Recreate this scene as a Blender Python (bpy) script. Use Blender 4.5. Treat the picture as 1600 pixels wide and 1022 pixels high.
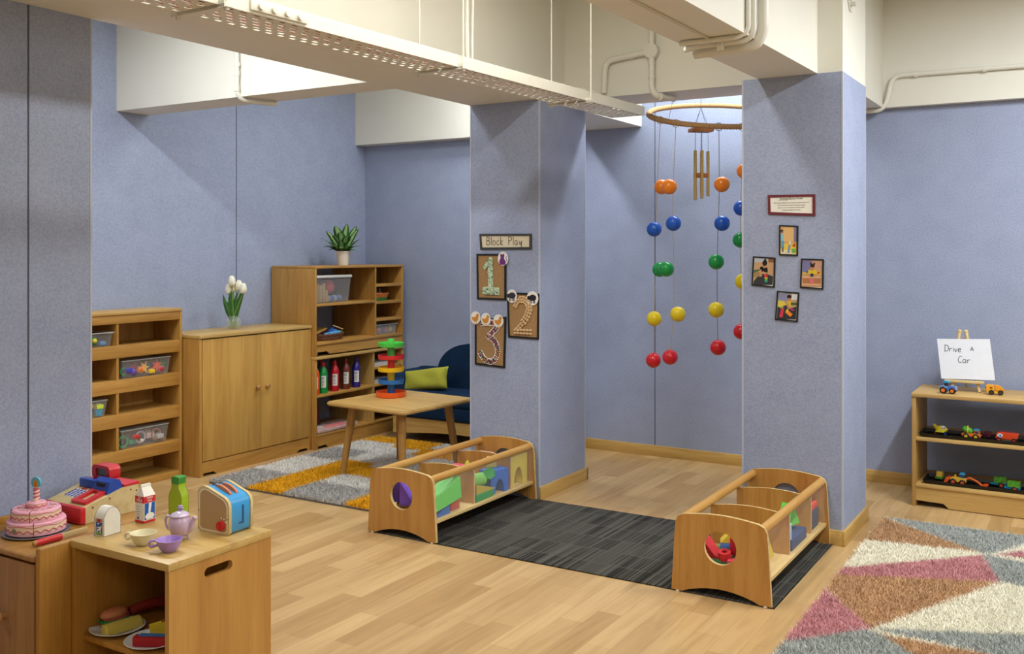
import bpy, bmesh, math, random
import numpy as np
from mathutils import Vector, Matrix
from mathutils.geometry import tessellate_polygon
random.seed(7)
S = bpy.context.scene
for o in list(bpy.data.objects): bpy.data.objects.remove(o)
COL = S.collection
PI = math.pi
R = math.radians

# ------------------------------------------------------------------ camera
cam = bpy.data.objects.new('camera', bpy.data.cameras.new('camera'))
COL.objects.link(cam)
cam.data.sensor_width = 36.0
cam.data.sensor_fit = 'HORIZONTAL'
cam.data.lens = 36.0 * 1518 / 1600
cam.data.shift_y = -0.075
cam.data.clip_start = 0.05
cam.location = (0, 0, 1.5)
cam.rotation_euler = (R(90), 0, R(31.218))
S.camera = cam

# ------------------------------------------------------------------ world / colour management
w = bpy.data.worlds.new('World'); S.world = w; w.use_nodes = True
w.node_tree.nodes['Background'].inputs[0].default_value = (0.9, 0.95, 1, 1)
w.node_tree.nodes['Background'].inputs[1].default_value = 0.3
S.view_settings.view_transform = 'Standard'
S.view_settings.look = 'None'
S.view_settings.gamma = 1
S.view_settings.use_curve_mapping = False
S.view_settings.exposure = 0.04

# ------------------------------------------------------------------ the room's tube lamps (up between the beams)
def lamp(name, loc, sx, sy, power, col=(1.0, 0.955, 0.87), rot=(0, 0, 0)):
    d = bpy.data.lights.new(name, 'AREA'); d.shape = 'RECTANGLE'
    d.size = sx; d.size_y = sy; d.energy = power; d.color = col
    o = bpy.data.objects.new(name, d); o.location = loc; o.rotation_euler = rot
    COL.objects.link(o); return o
COOL = (.96, .985, 1.0); NEU = (1.0, .965, .90)
lamp('tube_light', (-1.93, 3.0, 3.06), 0.14, 2.6, 33, NEU)
lamp('tube_light', (-1.5, -1.4, 3.06), 0.14, 2.0, 34, NEU)
lamp('tube_light', (-2.15, 6.15, 3.06), 0.9, 0.12, 20, COOL)
lamp('tube_light', (-3.85, 4.95, 3.06), 0.14, 0.45, 18, COOL)
lamp('tube_light', (-3.85, 6.00, 3.06), 0.14, 0.45, 16, COOL)
lamp('tube_light', (-4.10, 3.10, 3.06), 1.0, 0.12, 36, COOL)
lamp('tube_light', (-4.30, 0.30, 3.06), 1.2, 0.14, 26, NEU)
lamp('tube_light', (0.25, 4.9, 3.06), 0.14, 1.2, 74, COOL)
lamp('tube_light', (0.3, 2.6, 3.06), 0.14, 1.2, 36, COOL)
lamp('tube_light', (0.3, -1.0, 3.06), 0.14, 1.2, 40, NEU)
lamp('tube_light', (2.2, 3.5, 3.06), 0.14, 1.2, 44, COOL)

# ------------------------------------------------------------------ materials
def lin(h):
    h = h.lstrip('#'); c = [int(h[i:i + 2], 16) / 255 for i in (0, 2, 4)]
    return tuple((x / 12.92 if x <= .04045 else ((x + .055) / 1.055) ** 2.4) for x in c) + (1,)
MC = {}
def mat(hexc, rough=.5, key='', metal=0, noise=0, nscale=30, bump=0, bscale=200, spec=.5, coat=0, trans=0, alpha=1, sss=0, ior=1.45):
    k = (hexc, rough, key, metal, noise, nscale, bump, bscale, spec, coat, trans, alpha, sss)
    if k in MC: return MC[k]
    m = bpy.data.materials.new(key or ('m_' + hexc)); m.use_nodes = True
    nt = m.node_tree; b = nt.nodes['Principled BSDF']
    b.inputs['Base Color'].default_value = lin(hexc)
    b.inputs['Roughness'].default_value = rough
    b.inputs['Metallic'].default_value = metal
    b.inputs['Specular IOR Level'].default_value = spec
    b.inputs['Coat Weight'].default_value = coat
    b.inputs['Transmission Weight'].default_value = trans
    b.inputs['IOR'].default_value = ior
    b.inputs['Alpha'].default_value = alpha
    tc = nt.nodes.new('ShaderNodeTexCoord')
    n = nt.nodes.new('ShaderNodeTexNoise'); n.inputs['Scale'].default_value = nscale; n.inputs['Detail'].default_value = 4
    nt.links.new(tc.outputs['Object'], n.inputs['Vector'])
    mx = nt.nodes.new('ShaderNodeMix'); mx.data_type = 'RGBA'; mx.blend_type = 'MULTIPLY'
    rp = nt.nodes.new('ShaderNodeValToRGB')
    rp.color_ramp.elements[0].position = .3; rp.color_ramp.elements[1].position = .7
    lo = 1 - max(noise, .03)
    rp.color_ramp.elements[0].color = (lo, lo, lo, 1); rp.color_ramp.elements[1].color = (1, 1, 1, 1)
    nt.links.new(n.outputs['Fac'], rp.inputs['Fac'])
    mx.inputs[0].default_value = 1; mx.inputs[6].default_value = lin(hexc)
    nt.links.new(rp.outputs['Color'], mx.inputs[7]); nt.links.new(mx.outputs[2], b.inputs['Base Color'])
    if bump:
        n2 = nt.nodes.new('ShaderNodeTexNoise'); n2.inputs['Scale'].default_value = bscale; n2.inputs['Detail'].default_value = 3
        nt.links.new(tc.outputs['Object'], n2.inputs['Vector'])
        bp = nt.nodes.new('ShaderNodeBump'); bp.inputs['Strength'].default_value = bump; bp.inputs['Distance'].default_value = .002
        nt.links.new(n2.outputs['Fac'], bp.inputs['Height']); nt.links.new(bp.outputs['Normal'], b.inputs['Normal'])
    MC[k] = m; return m

def wood(hexc='c08a4e', dark='a06a32', axis='Z', rough=.42, scale=1.0, key='wood'):
    k = (hexc, dark, axis, rough, scale, 'wood')
    if k in MC: return MC[k]
    m = bpy.data.materials.new(key); m.use_nodes = True
    tw = lambda h: tuple(a * b for a, b in zip(lin(h)[:3], (.93, 1.06, .98))) + (1,)
    nt = m.node_tree; b = nt.nodes['Principled BSDF']; b.inputs['Roughness'].default_value = rough
    tc = nt.nodes.new('ShaderNodeTexCoord'); mp = nt.nodes.new('ShaderNodeMapping')
    s = [14 * scale] * 3; s['XYZ'.index(axis)] = 1.1 * scale
    mp.inputs['Scale'].default_value = s
    nt.links.new(tc.outputs['Object'], mp.inputs['Vector'])
    n = nt.nodes.new('ShaderNodeTexNoise'); n.inputs['Scale'].default_value = 1.6; n.inputs['Detail'].default_value = 8; n.inputs['Distortion'].default_value = .7
    nt.links.new(mp.outputs[0], n.inputs['Vector'])
    n3 = nt.nodes.new('ShaderNodeTexNoise'); n3.inputs['Scale'].default_value = 9; n3.inputs['Detail'].default_value = 4
    nt.links.new(mp.outputs[0], n3.inputs['Vector'])
    ad = nt.nodes.new('ShaderNodeMath'); ad.operation = 'MULTIPLY_ADD'; ad.inputs[1].default_value = .35
    nt.links.new(n3.outputs['Fac'], ad.inputs[0]); nt.links.new(n.outputs['Fac'], ad.inputs[2])
    rp = nt.nodes.new('ShaderNodeValToRGB')
    rp.color_ramp.elements[0].position = .48; rp.color_ramp.elements[0].color = tw(dark)
    rp.color_ramp.elements[1].position = .82; rp.color_ramp.elements[1].color = tw(hexc)
    nt.links.new(ad.outputs[0], rp.inputs['Fac']); nt.links.new(rp.outputs[0], b.inputs['Base Color'])
    bp = nt.nodes.new('ShaderNodeBump'); bp.inputs['Strength'].default_value = .12; bp.inputs['Distance'].default_value = .002
    nt.links.new(n3.outputs['Fac'], bp.inputs['Height']); nt.links.new(bp.outputs['Normal'], b.inputs['Normal'])
    MC[k] = m; return m

def felt_mat():
    m = bpy.data.materials.new('blue_felt_panel'); m.use_nodes = True
    nt = m.node_tree; b = nt.nodes['Principled BSDF']; b.inputs['Roughness'].default_value = .95
    b.inputs['Specular IOR Level'].default_value = .1
    tc = nt.nodes.new('ShaderNodeTexCoord')
    n = nt.nodes.new('ShaderNodeTexNoise'); n.inputs['Scale'].default_value = 105; n.inputs['Detail'].default_value = 5; n.inputs['Roughness'].default_value = .6
    n2 = nt.nodes.new('ShaderNodeTexNoise'); n2.inputs['Scale'].default_value = 7; n2.inputs['Detail'].default_value = 3
    for q in (n, n2): nt.links.new(tc.outputs['Object'], q.inputs['Vector'])
    ad = nt.nodes.new('ShaderNodeMath'); ad.operation = 'MULTIPLY_ADD'; ad.inputs[1].default_value = .3
    nt.links.new(n2.outputs['Fac'], ad.inputs[0]); nt.links.new(n.outputs['Fac'], ad.inputs[2])
    rp = nt.nodes.new('ShaderNodeValToRGB')
    rp.color_ramp.elements[0].position = .45; rp.color_ramp.elements[0].color = lin('919bb7')
    rp.color_ramp.elements[1].position = .85; rp.color_ramp.elements[1].color = lin('a5afc9')
    nt.links.new(ad.outputs[0], rp.inputs['Fac']); nt.links.new(rp.outputs[0], b.inputs['Base Color'])
    bp = nt.nodes.new('ShaderNodeBump'); bp.inputs['Strength'].default_value = .25; bp.inputs['Distance'].default_value = .003
    nt.links.new(n.outputs['Fac'], bp.inputs['Height']); nt.links.new(bp.outputs['Normal'], b.inputs['Normal'])
    return m

def floor_mat():
    m = bpy.data.materials.new('laminate_floor'); m.use_nodes = True
    nt = m.node_tree; b = nt.nodes['Principled BSDF']; b.inputs['Roughness'].default_value = .38
    b.inputs['Specular IOR Level'].default_value = .35
    tc = nt.nodes.new('ShaderNodeTexCoord'); mp = nt.nodes.new('ShaderNodeMapping')
    mp.inputs['Rotation'].default_value = (0, 0, R(90))
    nt.links.new(tc.outputs['Object'], mp.inputs['Vector'])
    br = nt.nodes.new('ShaderNodeTexBrick')
    br.inputs['Scale'].default_value = 1; br.inputs['Brick Width'].default_value = .52; br.inputs['Row Height'].default_value = .105
    br.inputs['Mortar Size'].default_value = .0006; br.inputs['Mortar Smooth'].default_value = .1; br.inputs['Bias'].default_value = 0
    br.offset = .37; br.offset_frequency = 2; br.squash = 1.25; br.squash_frequency = 3
    br.inputs['Color1'].default_value = lin('b18e5e'); br.inputs['Color2'].default_value = lin('caaa78'); br.inputs['Mortar'].default_value = lin('8f7350')
    nt.links.new(mp.outputs[0], br.inputs['Vector'])
    mp2 = nt.nodes.new('ShaderNodeMapping'); mp2.inputs['Scale'].default_value = (26, 1.8, 10)
    nt.links.new(tc.outputs['Object'], mp2.inputs['Vector'])
    # shift the grain from strip to strip
    n = nt.nodes.new('ShaderNodeTexNoise'); n.inputs['Scale'].default_value = 1; n.inputs['Detail'].default_value = 8; n.inputs['Distortion'].default_value = .9
    nt.links.new(mp2.outputs[0], n.inputs['Vector'])
    rp = nt.nodes.new('ShaderNodeValToRGB')
    rp.color_ramp.elements[0].position = .3; rp.color_ramp.elements[0].color = (.82, .79, .74, 1)
    rp.color_ramp.elements[1].position = .62; rp.color_ramp.elements[1].color = (1, 1, 1, 1)
    nt.links.new(n.outputs['Fac'], rp.inputs['Fac'])
    mx = nt.nodes.new('ShaderNodeMix'); mx.data_type = 'RGBA'; mx.blend_type = 'MULTIPLY'; mx.inputs[0].default_value = 1
    nt.links.new(br.outputs['Color'], mx.inputs[6]); nt.links.new(rp.outputs[0], mx.inputs[7])
    nt.links.new(mx.outputs[2], b.inputs['Base Color'])
    bp = nt.nodes.new('ShaderNodeBump'); bp.inputs['Strength'].default_value = .15; bp.inputs['Distance'].default_value = .001
    nt.links.new(n.outputs['Fac'], bp.inputs['Height']); nt.links.new(bp.outputs['Normal'], b.inputs['Normal'])
    return m

def carpet_mat():
    m = bpy.data.materials.new('charcoal_carpet_tile'); m.use_nodes = True
    nt = m.node_tree; b = nt.nodes['Principled BSDF']; b.inputs['Roughness'].default_value = .95
    b.inputs['Specular IOR Level'].default_value = .15
    tc = nt.nodes.new('ShaderNodeTexCoord')
    def noise(sc, det):
        mp = nt.nodes.new('ShaderNodeMapping'); mp.inputs['Scale'].default_value = sc
        nt.links.new(tc.outputs['Object'], mp.inputs['Vector'])
        n = nt.nodes.new('ShaderNodeTexNoise'); n.inputs['Scale'].default_value = 1; n.inputs['Detail'].default_value = det
        nt.links.new(mp.outputs[0], n.inputs['Vector']); return n
    n1 = noise((170, .9, 1), 0); n3 = noise((330, 330, 1), 2)
    # blocks of tile weave: each cell fades the stripes in or out
    mp = nt.nodes.new('ShaderNodeMapping'); nt.links.new(tc.outputs['Object'], mp.inputs['Vector'])
    vb = nt.nodes.new('ShaderNodeTexBrick'); vb.inputs['Scale'].default_value = 1; vb.inputs['Brick Width'].default_value = .11; vb.inputs['Row Height'].default_value = .19
    vb.inputs['Mortar Size'].default_value = .012; vb.inputs['Mortar Smooth'].default_value = 1; vb.offset = .31
    vb.inputs['Color1'].default_value = (.02, .02, .02, 1); vb.inputs['Color2'].default_value = (.32, .32, .32, 1); vb.inputs['Mortar'].default_value = (.42, .42, .42, 1)
    nt.links.new(mp.outputs[0], vb.inputs['Vector'])
    st = nt.nodes.new('ShaderNodeMapRange'); st.inputs['From Min'].default_value = .42; st.inputs['From Max'].default_value = .62
    nt.links.new(n1.outputs['Fac'], st.inputs['Value'])
    a2 = nt.nodes.new('ShaderNodeMath'); a2.operation = 'MULTIPLY_ADD'; a2.inputs[1].default_value = .6
    nt.links.new(vb.outputs['Color'], a2.inputs[2]); nt.links.new(st.outputs[0], a2.inputs[0])
    rp = nt.nodes.new('ShaderNodeValToRGB'); mr = nt.nodes.new('ShaderNodeMath'); mr.operation = 'MULTIPLY_ADD'; mr.inputs[1].default_value = .5
    nt.links.new(n3.outputs['Fac'], mr.inputs[0]); nt.links.new(a2.outputs[0], mr.inputs[2])
    rp.color_ramp.elements[0].position = .30; rp.color_ramp.elements[0].color = lin('242422')
    rp.color_ramp.elements[1].position = 1.0; rp.color_ramp.elements[1].color = lin('55534d')
    nt.links.new(mr.outputs[0], rp.inputs['Fac']); nt.links.new(rp.outputs[0], b.inputs['Base Color'])
    bp = nt.nodes.new('ShaderNodeBump'); bp.inputs['Strength'].default_value = .5; bp.inputs['Distance'].default_value = .003
    nt.links.new(n3.outputs['Fac'], bp.inputs['Height']); nt.links.new(bp.outputs['Normal'], b.inputs['Normal'])
    return m

def pile_mat(hexc, var=.35):
    m = bpy.data.materials.new('rug_pile_' + hexc); m.use_nodes = True
    nt = m.node_tree; b = nt.nodes['Principled BSDF']; b.inputs['Roughness'].default_value = .8
    b.inputs['Specular IOR Level'].default_value = .2
    g = nt.nodes.new('ShaderNodeNewGeometry')
    tc = nt.nodes.new('ShaderNodeTexCoord')
    n = nt.nodes.new('ShaderNodeTexNoise'); n.inputs['Scale'].default_value = 9; n.inputs['Detail'].default_value = 5
    nt.links.new(tc.outputs['Object'], n.inputs['Vector'])
    ad = nt.nodes.new('ShaderNodeMath'); ad.operation = 'ADD'
    nt.links.new(g.outputs['Random Per Island'], ad.inputs[0]); nt.links.new(n.outputs['Fac'], ad.inputs[1])
    rp = nt.nodes.new('ShaderNodeValToRGB'); c = lin(hexc)
    rp.color_ramp.elements[0].position = .25; rp.color_ramp.elements[0].color = tuple(x * (1 - var) for x in c[:3]) + (1,)
    rp.color_ramp.elements[1].position = .9; rp.color_ramp.elements[1].color = tuple(min(1, x * 1.12) for x in c[:3]) + (1,)
    nt.links.new(ad.outputs[0], rp.inputs['Fac']); nt.links.new(rp.outputs[0], b.inputs['Base Color'])
    return m

FELT = felt_mat()
CREAM = mat('e6e5da', .55, 'cream_paint', noise=.04, nscale=3, bump=.08, bscale=60)
CREAM2 = mat('e4e3d8', .35, 'cream_gloss_paint')
PALE = mat('b9bfce', .6, 'pale_corner_strip')
DARKJOINT = mat('4d5260', .8, 'dark_joint')
W_CAB = wood('c28b48', 'a97236', 'Z')
W_CABY = wood('c28b48', 'a97236', 'Y')
W_CABX = wood('c28b48', 'a97236', 'X')
W_DOOR = wood('c9954f', 'b47f3e', 'Z', .4, .7)
W_LITE = wood('dbb27a', 'c49a60', 'Y', .45)
W_LITEX = wood('dbb27a', 'c49a60', 'X', .45)
W_BIN = wood('c88c4c', 'b3763a', 'Z', .35)
W_BINY = wood('cf9856', 'b9803f', 'Y', .35)
W_EDGE = wood('dcb684', 'c89f68', 'Y', .5)
W_TABLE = wood('d3a365', 'c08f52', 'X', .4)
W_LEG = wood('bd8648', 'a57036', 'Z', .4)
W_TOY = wood('d8bb90', 'c9a878', 'X', .5)
W_BASE = wood('d6a868', 'c09050', 'X', .4)
W_BASEY = wood('d6a868', 'c09050', 'Y', .4)
W_RSH = wood('d2a468', 'c09056', 'X', .45)
W_RSHZ = wood('c4965a', 'b08048', 'Z', .45)
W_KTOP = wood('b0793f', '9a652f', 'Y', .4)
W_KDOOR = wood('a9744a', '93603a', 'Z', .45)
W_KSIDE = wood('bb7f38', 'a06a2a', 'Z', .4)
RED = mat('c4202a', .35, 'red_paint', coat=.3); BLUE = mat('1f48a8', .35, 'blue_paint', coat=.3)
WHITE = mat('eeeeea', .5, 'white'); BLACK = mat('18181a', .5, 'black'); BLACKG = mat('141416', .3, 'black_gloss')
STEEL = mat('b8b8b8', .3, 'steel', metal=1); BRASS = mat('b08040', .3, 'brass', metal=1)
CLEAR = mat('f2f6f8', .08, 'clear_plastic', alpha=.08, spec=.8)
FROST = mat('d8dce0', .3, 'frosted_plastic', alpha=.22, spec=.6)
PLEXI = mat('eef2f2', .04, 'clear_acrylic', alpha=.05, spec=.9)
GLASS = mat('ffffff', .02, 'clear_glass', trans=1, ior=1.45)

# ------------------------------------------------------------------ mesh builder
class MB:
    def __init__(s): s.bm = bmesh.new()
    def _fin(s, vs, mi, M=None):
        fs = set()
        for v in vs:
            for f in v.link_faces: fs.add(f)
        for f in fs: f.material_index = mi; f.smooth = True
        if M is not None: bmesh.ops.transform(s.bm, matrix=M, verts=list(vs))
        return s
    def box(s, x0, x1, y0, y1, z0, z1, bev=0, mi=0, M=None, seg=2):
        r = bmesh.ops.create_cube(s.bm, size=1)['verts']
        bmesh.ops.transform(s.bm, verts=r, matrix=Matrix.Translation(((x0 + x1) / 2, (y0 + y1) / 2, (z0 + z1) / 2)) @ Matrix.Diagonal((abs(x1 - x0), abs(y1 - y0), abs(z1 - z0), 1)))
        if bev:
            es = list({e for v in r for e in v.link_edges})
            q = bmesh.ops.bevel(s.bm, geom=es, offset=bev, segments=seg, affect='EDGES', profile=.5)
            r = q['verts'] if q['verts'] else r
            r = list({v for f in q['faces'] for v in f.verts} | {v for v in r if v.is_valid})
        return s._fin(r, mi, M)
    def lathe(s, prof, seg=24, mi=0, M=None, c=(0, 0, 0)):
        rings = []
        for (rr, z) in prof:
            if rr < 1e-6: rings.append([s.bm.verts.new((c[0], c[1], c[2] + z))])
            else: rings.append([s.bm.verts.new((c[0] + rr * math.cos(2 * PI * i / seg), c[1] + rr * math.sin(2 * PI * i / seg), c[2] + z)) for i in range(seg)])
        for a, b in zip(rings, rings[1:]):
            for i in range(seg):
                j = (i + 1) % seg
                if len(a) == 1 and len(b) == 1: continue
                if len(a) == 1: s.bm.faces.new((a[0], b[j], b[i]))
                elif len(b) == 1: s.bm.faces.new((a[i], a[j], b[0]))
                else: s.bm.faces.new((a[i], a[j], b[j], b[i]))
        return s._fin([v for r in rings for v in r], mi, M)
    def cyl(s, p, q, r0, r1=None, seg=16, mi=0):
        if r1 is None: r1 = r0
        p = Vector(p); q = Vector(q); d = q - p; L = d.length
        M = Matrix.Translation(p) @ d.to_track_quat('Z', 'Y').to_matrix().to_4x4()
        return s.lathe([(0, 0), (r0, 0), (r1, L), (0, L)], seg, mi, M)
    def sph(s, c, r, sc=(1, 1, 1), mi=0, seg=20, rot=None):
        M = Matrix.Translation(c) @ (rot.to_4x4() if rot else Matrix.Identity(4)) @ Matrix.Diagonal((sc[0], sc[1], sc[2], 1))
        n = seg // 2
        prof = [(r * math.sin(PI * i / n), -r * math.cos(PI * i / n)) for i in range(n + 1)]
        prof[0] = (0, -r); prof[-1] = (0, r)
        return s.lathe(prof, seg, mi, M)
    def tube(s, path, r, seg=8, mi=0, closed=False, flat=None):
        P = [Vector(p) for p in path]; n = len(P); rings = []
        up = Vector((0, 0, 1)); prev = None
        for i in range(n):
            a = P[i - 1] if (i > 0 or closed) else P[i]; b = P[(i + 1) % n] if (i < n - 1 or closed) else P[i]
            t = (b - a).normalized()
            if prev is None:
                ref = up if abs(t.z) < .9 else Vector((1, 0, 0))
                u = t.cross(ref).normalized()
            else:
                u = (prev - t * prev.dot(t))
                u = u.normalized() if u.length > 1e-6 else t.cross(up).normalized()
            prev = u; v = t.cross(u)
            rr = r[i] if isinstance(r, (list, tuple)) else r
            ring = []
            for k in range(seg):
                an = 2 * PI * k / seg; o = (u * math.cos(an) + v * math.sin(an)) * rr
                if flat: o = Vector((o.x * flat[0], o.y * flat[1], o.z * flat[2]))
                ring.append(s.bm.verts.new(P[i] + o))
            rings.append(ring)
        m = n if closed else n - 1
        for i in range(m):
            a, b = rings[i], rings[(i + 1) % n]
            for k in range(seg):
                j = (k + 1) % seg; s.bm.faces.new((a[k], a[j], b[j], b[k]))
        if not closed:
            s.bm.faces.new(rings[0][::-1]); s.bm.faces.new(rings[-1])
        return s._fin([v for q in rings for v in q], mi)
    def prism(s, pts, a0, a1, axis='Y', mi=0, holes=(), M=None, mi_side=None):
        # 2D points -> axis Y: (x,z); axis X: (y,z); axis Z: (x,y)
        def to3(p, a):
            return {'Y': (p[0], a, p[1]), 'X': (a, p[0], p[1]), 'Z': (p[0], p[1], a)}[axis]
        loops = [list(pts)] + [list(h) for h in holes]
        flatp = [p for l in loops for p in l]
        tris = tessellate_polygon([[Vector((p[0], p[1], 0)) for p in l] for l in loops])
        A = [s.bm.verts.new(to3(p, a0)) for p in flatp]; B = [s.bm.verts.new(to3(p, a1)) for p in flatp]
        fs = []
        for t in tris:
            try:
                fs.append(s.bm.faces.new([A[i] for i in t])); fs.append(s.bm.faces.new([B[i] for i in reversed(t)]))
            except ValueError: pass
        for f in fs: f.material_index = mi
        k = 0; sd = []
        for l in loops:
            n = len(l)
            for i in range(n):
                j = (i + 1) % n
                sd.append(s.bm.faces.new((A[k + i], A[k + j], B[k + j], B[k + i])))
            k += n
        for f in sd: f.material_index = mi if mi_side is None else mi_side
        for f in fs + sd: f.smooth = True
        bmesh.ops.recalc_face_normals(s.bm, faces=fs + sd)
        if M is not None: bmesh.ops.transform(s.bm, matrix=M, verts=A + B)
        return s
    def frustum(s, x0, x1, y0, y1, z0, z1, t, th=.003, mi=0, cap=False):
        # open-topped tapering box with wall thickness; t = inset at the bottom
        def ring(i, z, ins): return [s.bm.verts.new(p) for p in ((x0 + ins, y0 + ins, z), (x1 - ins, y0 + ins, z), (x1 - ins, y1 - ins, z), (x0 + ins, y1 - ins, z))]
        a = ring(0, z0, t); b = ring(0, z1, 0); c = ring(0, z1, th); d = ring(0, z0 + th, t + th)
        allv = a + b + c + d
        s.bm.faces.new(a[::-1]); s.bm.faces.new(d)
        for p, q in ((a, b), (b, c), (c, d)):
            for i in range(4):
                j = (i + 1) % 4; s.bm.faces.new((p[i], p[j], q[j], q[i]))
        return s._fin(allv, mi)
    def build(s, name, mats, parent=None, ang=35, loc=None, rot=None):
        me = bpy.data.meshes.new(name)
        s.bm.normal_update(); s.bm.to_mesh(me); s.bm.free()
        for m in (mats if isinstance(mats, (list, tuple)) else [mats]): me.materials.append(m)
        me.set_sharp_from_angle(angle=R(ang))
        o = bpy.data.objects.new(name, me); COL.objects.link(o)
        if parent: o.parent = parent
        if loc: o.location = loc
        if rot: o.rotation_euler = rot
        return o

def tag(o, label=None, cat=None, group=None, kind=None):
    if label: o['label'] = label
    if cat: o['category'] = cat
    if group: o['group'] = group
    if kind: o['kind'] = kind
    return o
def thing(name, label, cat, loc=(0, 0, 0), rz=0, group=None):
    o = bpy.data.objects.new(name, None); COL.objects.link(o); o.empty_display_size = .05
    o.location = loc; o.rotation_euler = (0, 0, rz); return tag(o, label, cat, group)
def struct(mb, name, mats, label=None, parent=None, ang=35):
    o = mb.build(name, mats, parent, ang)
    if not parent: o['kind'] = 'structure'
    if label: o['label'] = label
    return o
def kids(o): return [c for c in bpy.data.objects if c.parent == o]
def copy_tree(o, loc=None, rz=None, label=None, par=None):
    c = o.copy(); COL.objects.link(c)
    if par is not None: c.parent = par
    if loc is not None: c.location = loc
    if rz is not None: c.rotation_euler = (0, 0, rz)
    if label: c['label'] = label
    for k in kids(o): copy_tree(k, par=c)
    return c
def circ(cx, cy, r, n=28, ry=None, a0=0, a1=2 * PI, end=False):
    ry = r if ry is None else ry; m = n if not end else n
    return [(cx + r * math.cos(a0 + (a1 - a0) * i / (n - (1 if end else 0))), cy + ry * math.sin(a0 + (a1 - a0) * i / (n - (1 if end else 0)))) for i in range(n)]
def rrect(x0, x1, z0, z1, r, n=6):
    out = []
    for cx, cz, a in ((x1 - r, z1 - r, 0), (x0 + r, z1 - r, PI / 2), (x0 + r, z0 + r, PI), (x1 - r, z0 + r, 1.5 * PI)):
        out += [(cx + r * math.cos(a + PI / 2 * i / n), cz + r * math.sin(a + PI / 2 * i / n)) for i in range(n + 1)]
    return out
def smooth_path(pts, n=6):
    P = [Vector(p) for p in pts]; out = []
    for i in range(len(P) - 1):
        p0 = P[max(i - 1, 0)]; p1 = P[i]; p2 = P[i + 1]; p3 = P[min(i + 2, len(P) - 1)]
        for k in range(n):
            t = k / n
            out.append(.5 * ((2 * p1) + (p2 - p0) * t + (2 * p0 - 5 * p1 + 4 * p2 - p3) * t * t + (3 * p1 - p0 - 3 * p2 + p3) * t ** 3))
    out.append(P[-1]); return out
def bend(pts, rad=.05, n=6):
    # polyline with rounded corners (conduit bends)
    P = [Vector(p) for p in pts]; out = [P[0]]
    for i in range(1, len(P) - 1):
        a = (P[i - 1] - P[i]); b = (P[i + 1] - P[i]); r = min(rad, a.length * .49, b.length * .49)
        A = P[i] + a.normalized() * r; B = P[i] + b.normalized() * r
        for k in range(n + 1):
            t = k / n; out.append(A * (1 - t) ** 2 + P[i] * 2 * t * (1 - t) + B * t * t)
    out.append(P[-1]); return out
def text_obj(s, size, name, m, parent, M, ext=.0004, align='CENTER', xs=1.0):
    c = bpy.data.curves.new(name, 'FONT'); c.body = s; c.size = size; c.extrude = ext; c.align_x = align; c.align_y = 'CENTER'
    o = bpy.data.objects.new(name, c); COL.objects.link(o)
    dg = bpy.context.evaluated_depsgraph_get(); dg.update()
    me = bpy.data.meshes.new_from_object(o.evaluated_get(dg))
    bpy.data.objects.remove(o)
    me.transform(M @ Matrix.Diagonal((xs, 1, 1, 1)))
    me.materials.clear(); me.materials.append(m)
    q = bpy.data.objects.new(name, me); COL.objects.link(q); q.parent = parent; return q
FACE_Y = Matrix.Rotation(R(90), 4, 'X')           # text standing up, facing -Y
# hand-drawn letters, unit height
ST = {
 'B': [[(0, 0), (0, 1)], [(0, 1), (.35, .95), (.4, .75), (.3, .58), (0, .52)], [(0, .52), (.4, .48), (.5, .27), (.38, .05), (0, 0)]],
 'l': [[(.05, 1), (.05, 0)]],
 'o': [[(.3, .5), (.12, .55), (0, .3), (.1, .03), (.3, 0), (.45, .22), (.4, .45), (.3, .5)]],
 'c': [[(.4, .48), (.2, .56), (0, .3), (.12, .03), (.42, .08)]],
 'k': [[(0, 1), (0, 0)], [(.38, .55), (0, .25), (.4, 0)]],
 'P': [[(0, 0), (0, 1)], [(0, 1), (.4, .95), (.48, .75), (.35, .55), (0, .5)]],
 'a': [[(.4, .5), (.15, .55), (0, .28), (.12, .02), (.36, .12), (.4, .5), (.42, .1), (.5, 0)]],
 'y': [[(0, .5), (.05, .15), (.25, .08), (.4, .5)], [(.4, .5), (.36, -.2), (.2, -.38), (.02, -.28)]],
 'D': [[(0, 0), (0, 1)], [(-.08, .98), (.35, .9), (.5, .5), (.35, .1), (-.05, 0)]],
 'r': [[(0, .5), (.03, 0)], [(.03, .35), (.2, .52), (.38, .45)]],
 'i': [[(.05, .5), (.05, 0)], [(.05, .72), (.06, .76)]],
 'v': [[(0, .5), (.15, 0), (.32, .5)]],
 'e': [[(.02, .28), (.36, .34), (.3, .52), (.12, .52), (0, .25), (.12, 0), (.4, .06)]],
 'A': [[(0, 0), (.2, .62), (.42, 0)], [(.05, .25), (.4, .25)]],
 'C': [[(.5, .9), (.25, 1), (.02, .55), (.12, .05), (.5, .1)]],
}
def handwriting(mb, s, x, z, h, y, r, gap=.16, space=.7, sl=0, xs=1.0):
    for ch in s:
        if ch == ' ': x += space * h * xs; continue
        mx = 0
        for st in ST[ch]:
            p = smooth_path([(x + a * xs * h, y, z + b * h) for a, b in st], 4) if len(st) > 2 else [(x + a * xs * h, y, z + b * h) for a, b in st]
            mb.tube(p, r, 5, flat=(1, .4, 1)); mx = max(mx, max(a for a, b in st))
        x += (mx + gap) * h * xs
    return x

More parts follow.
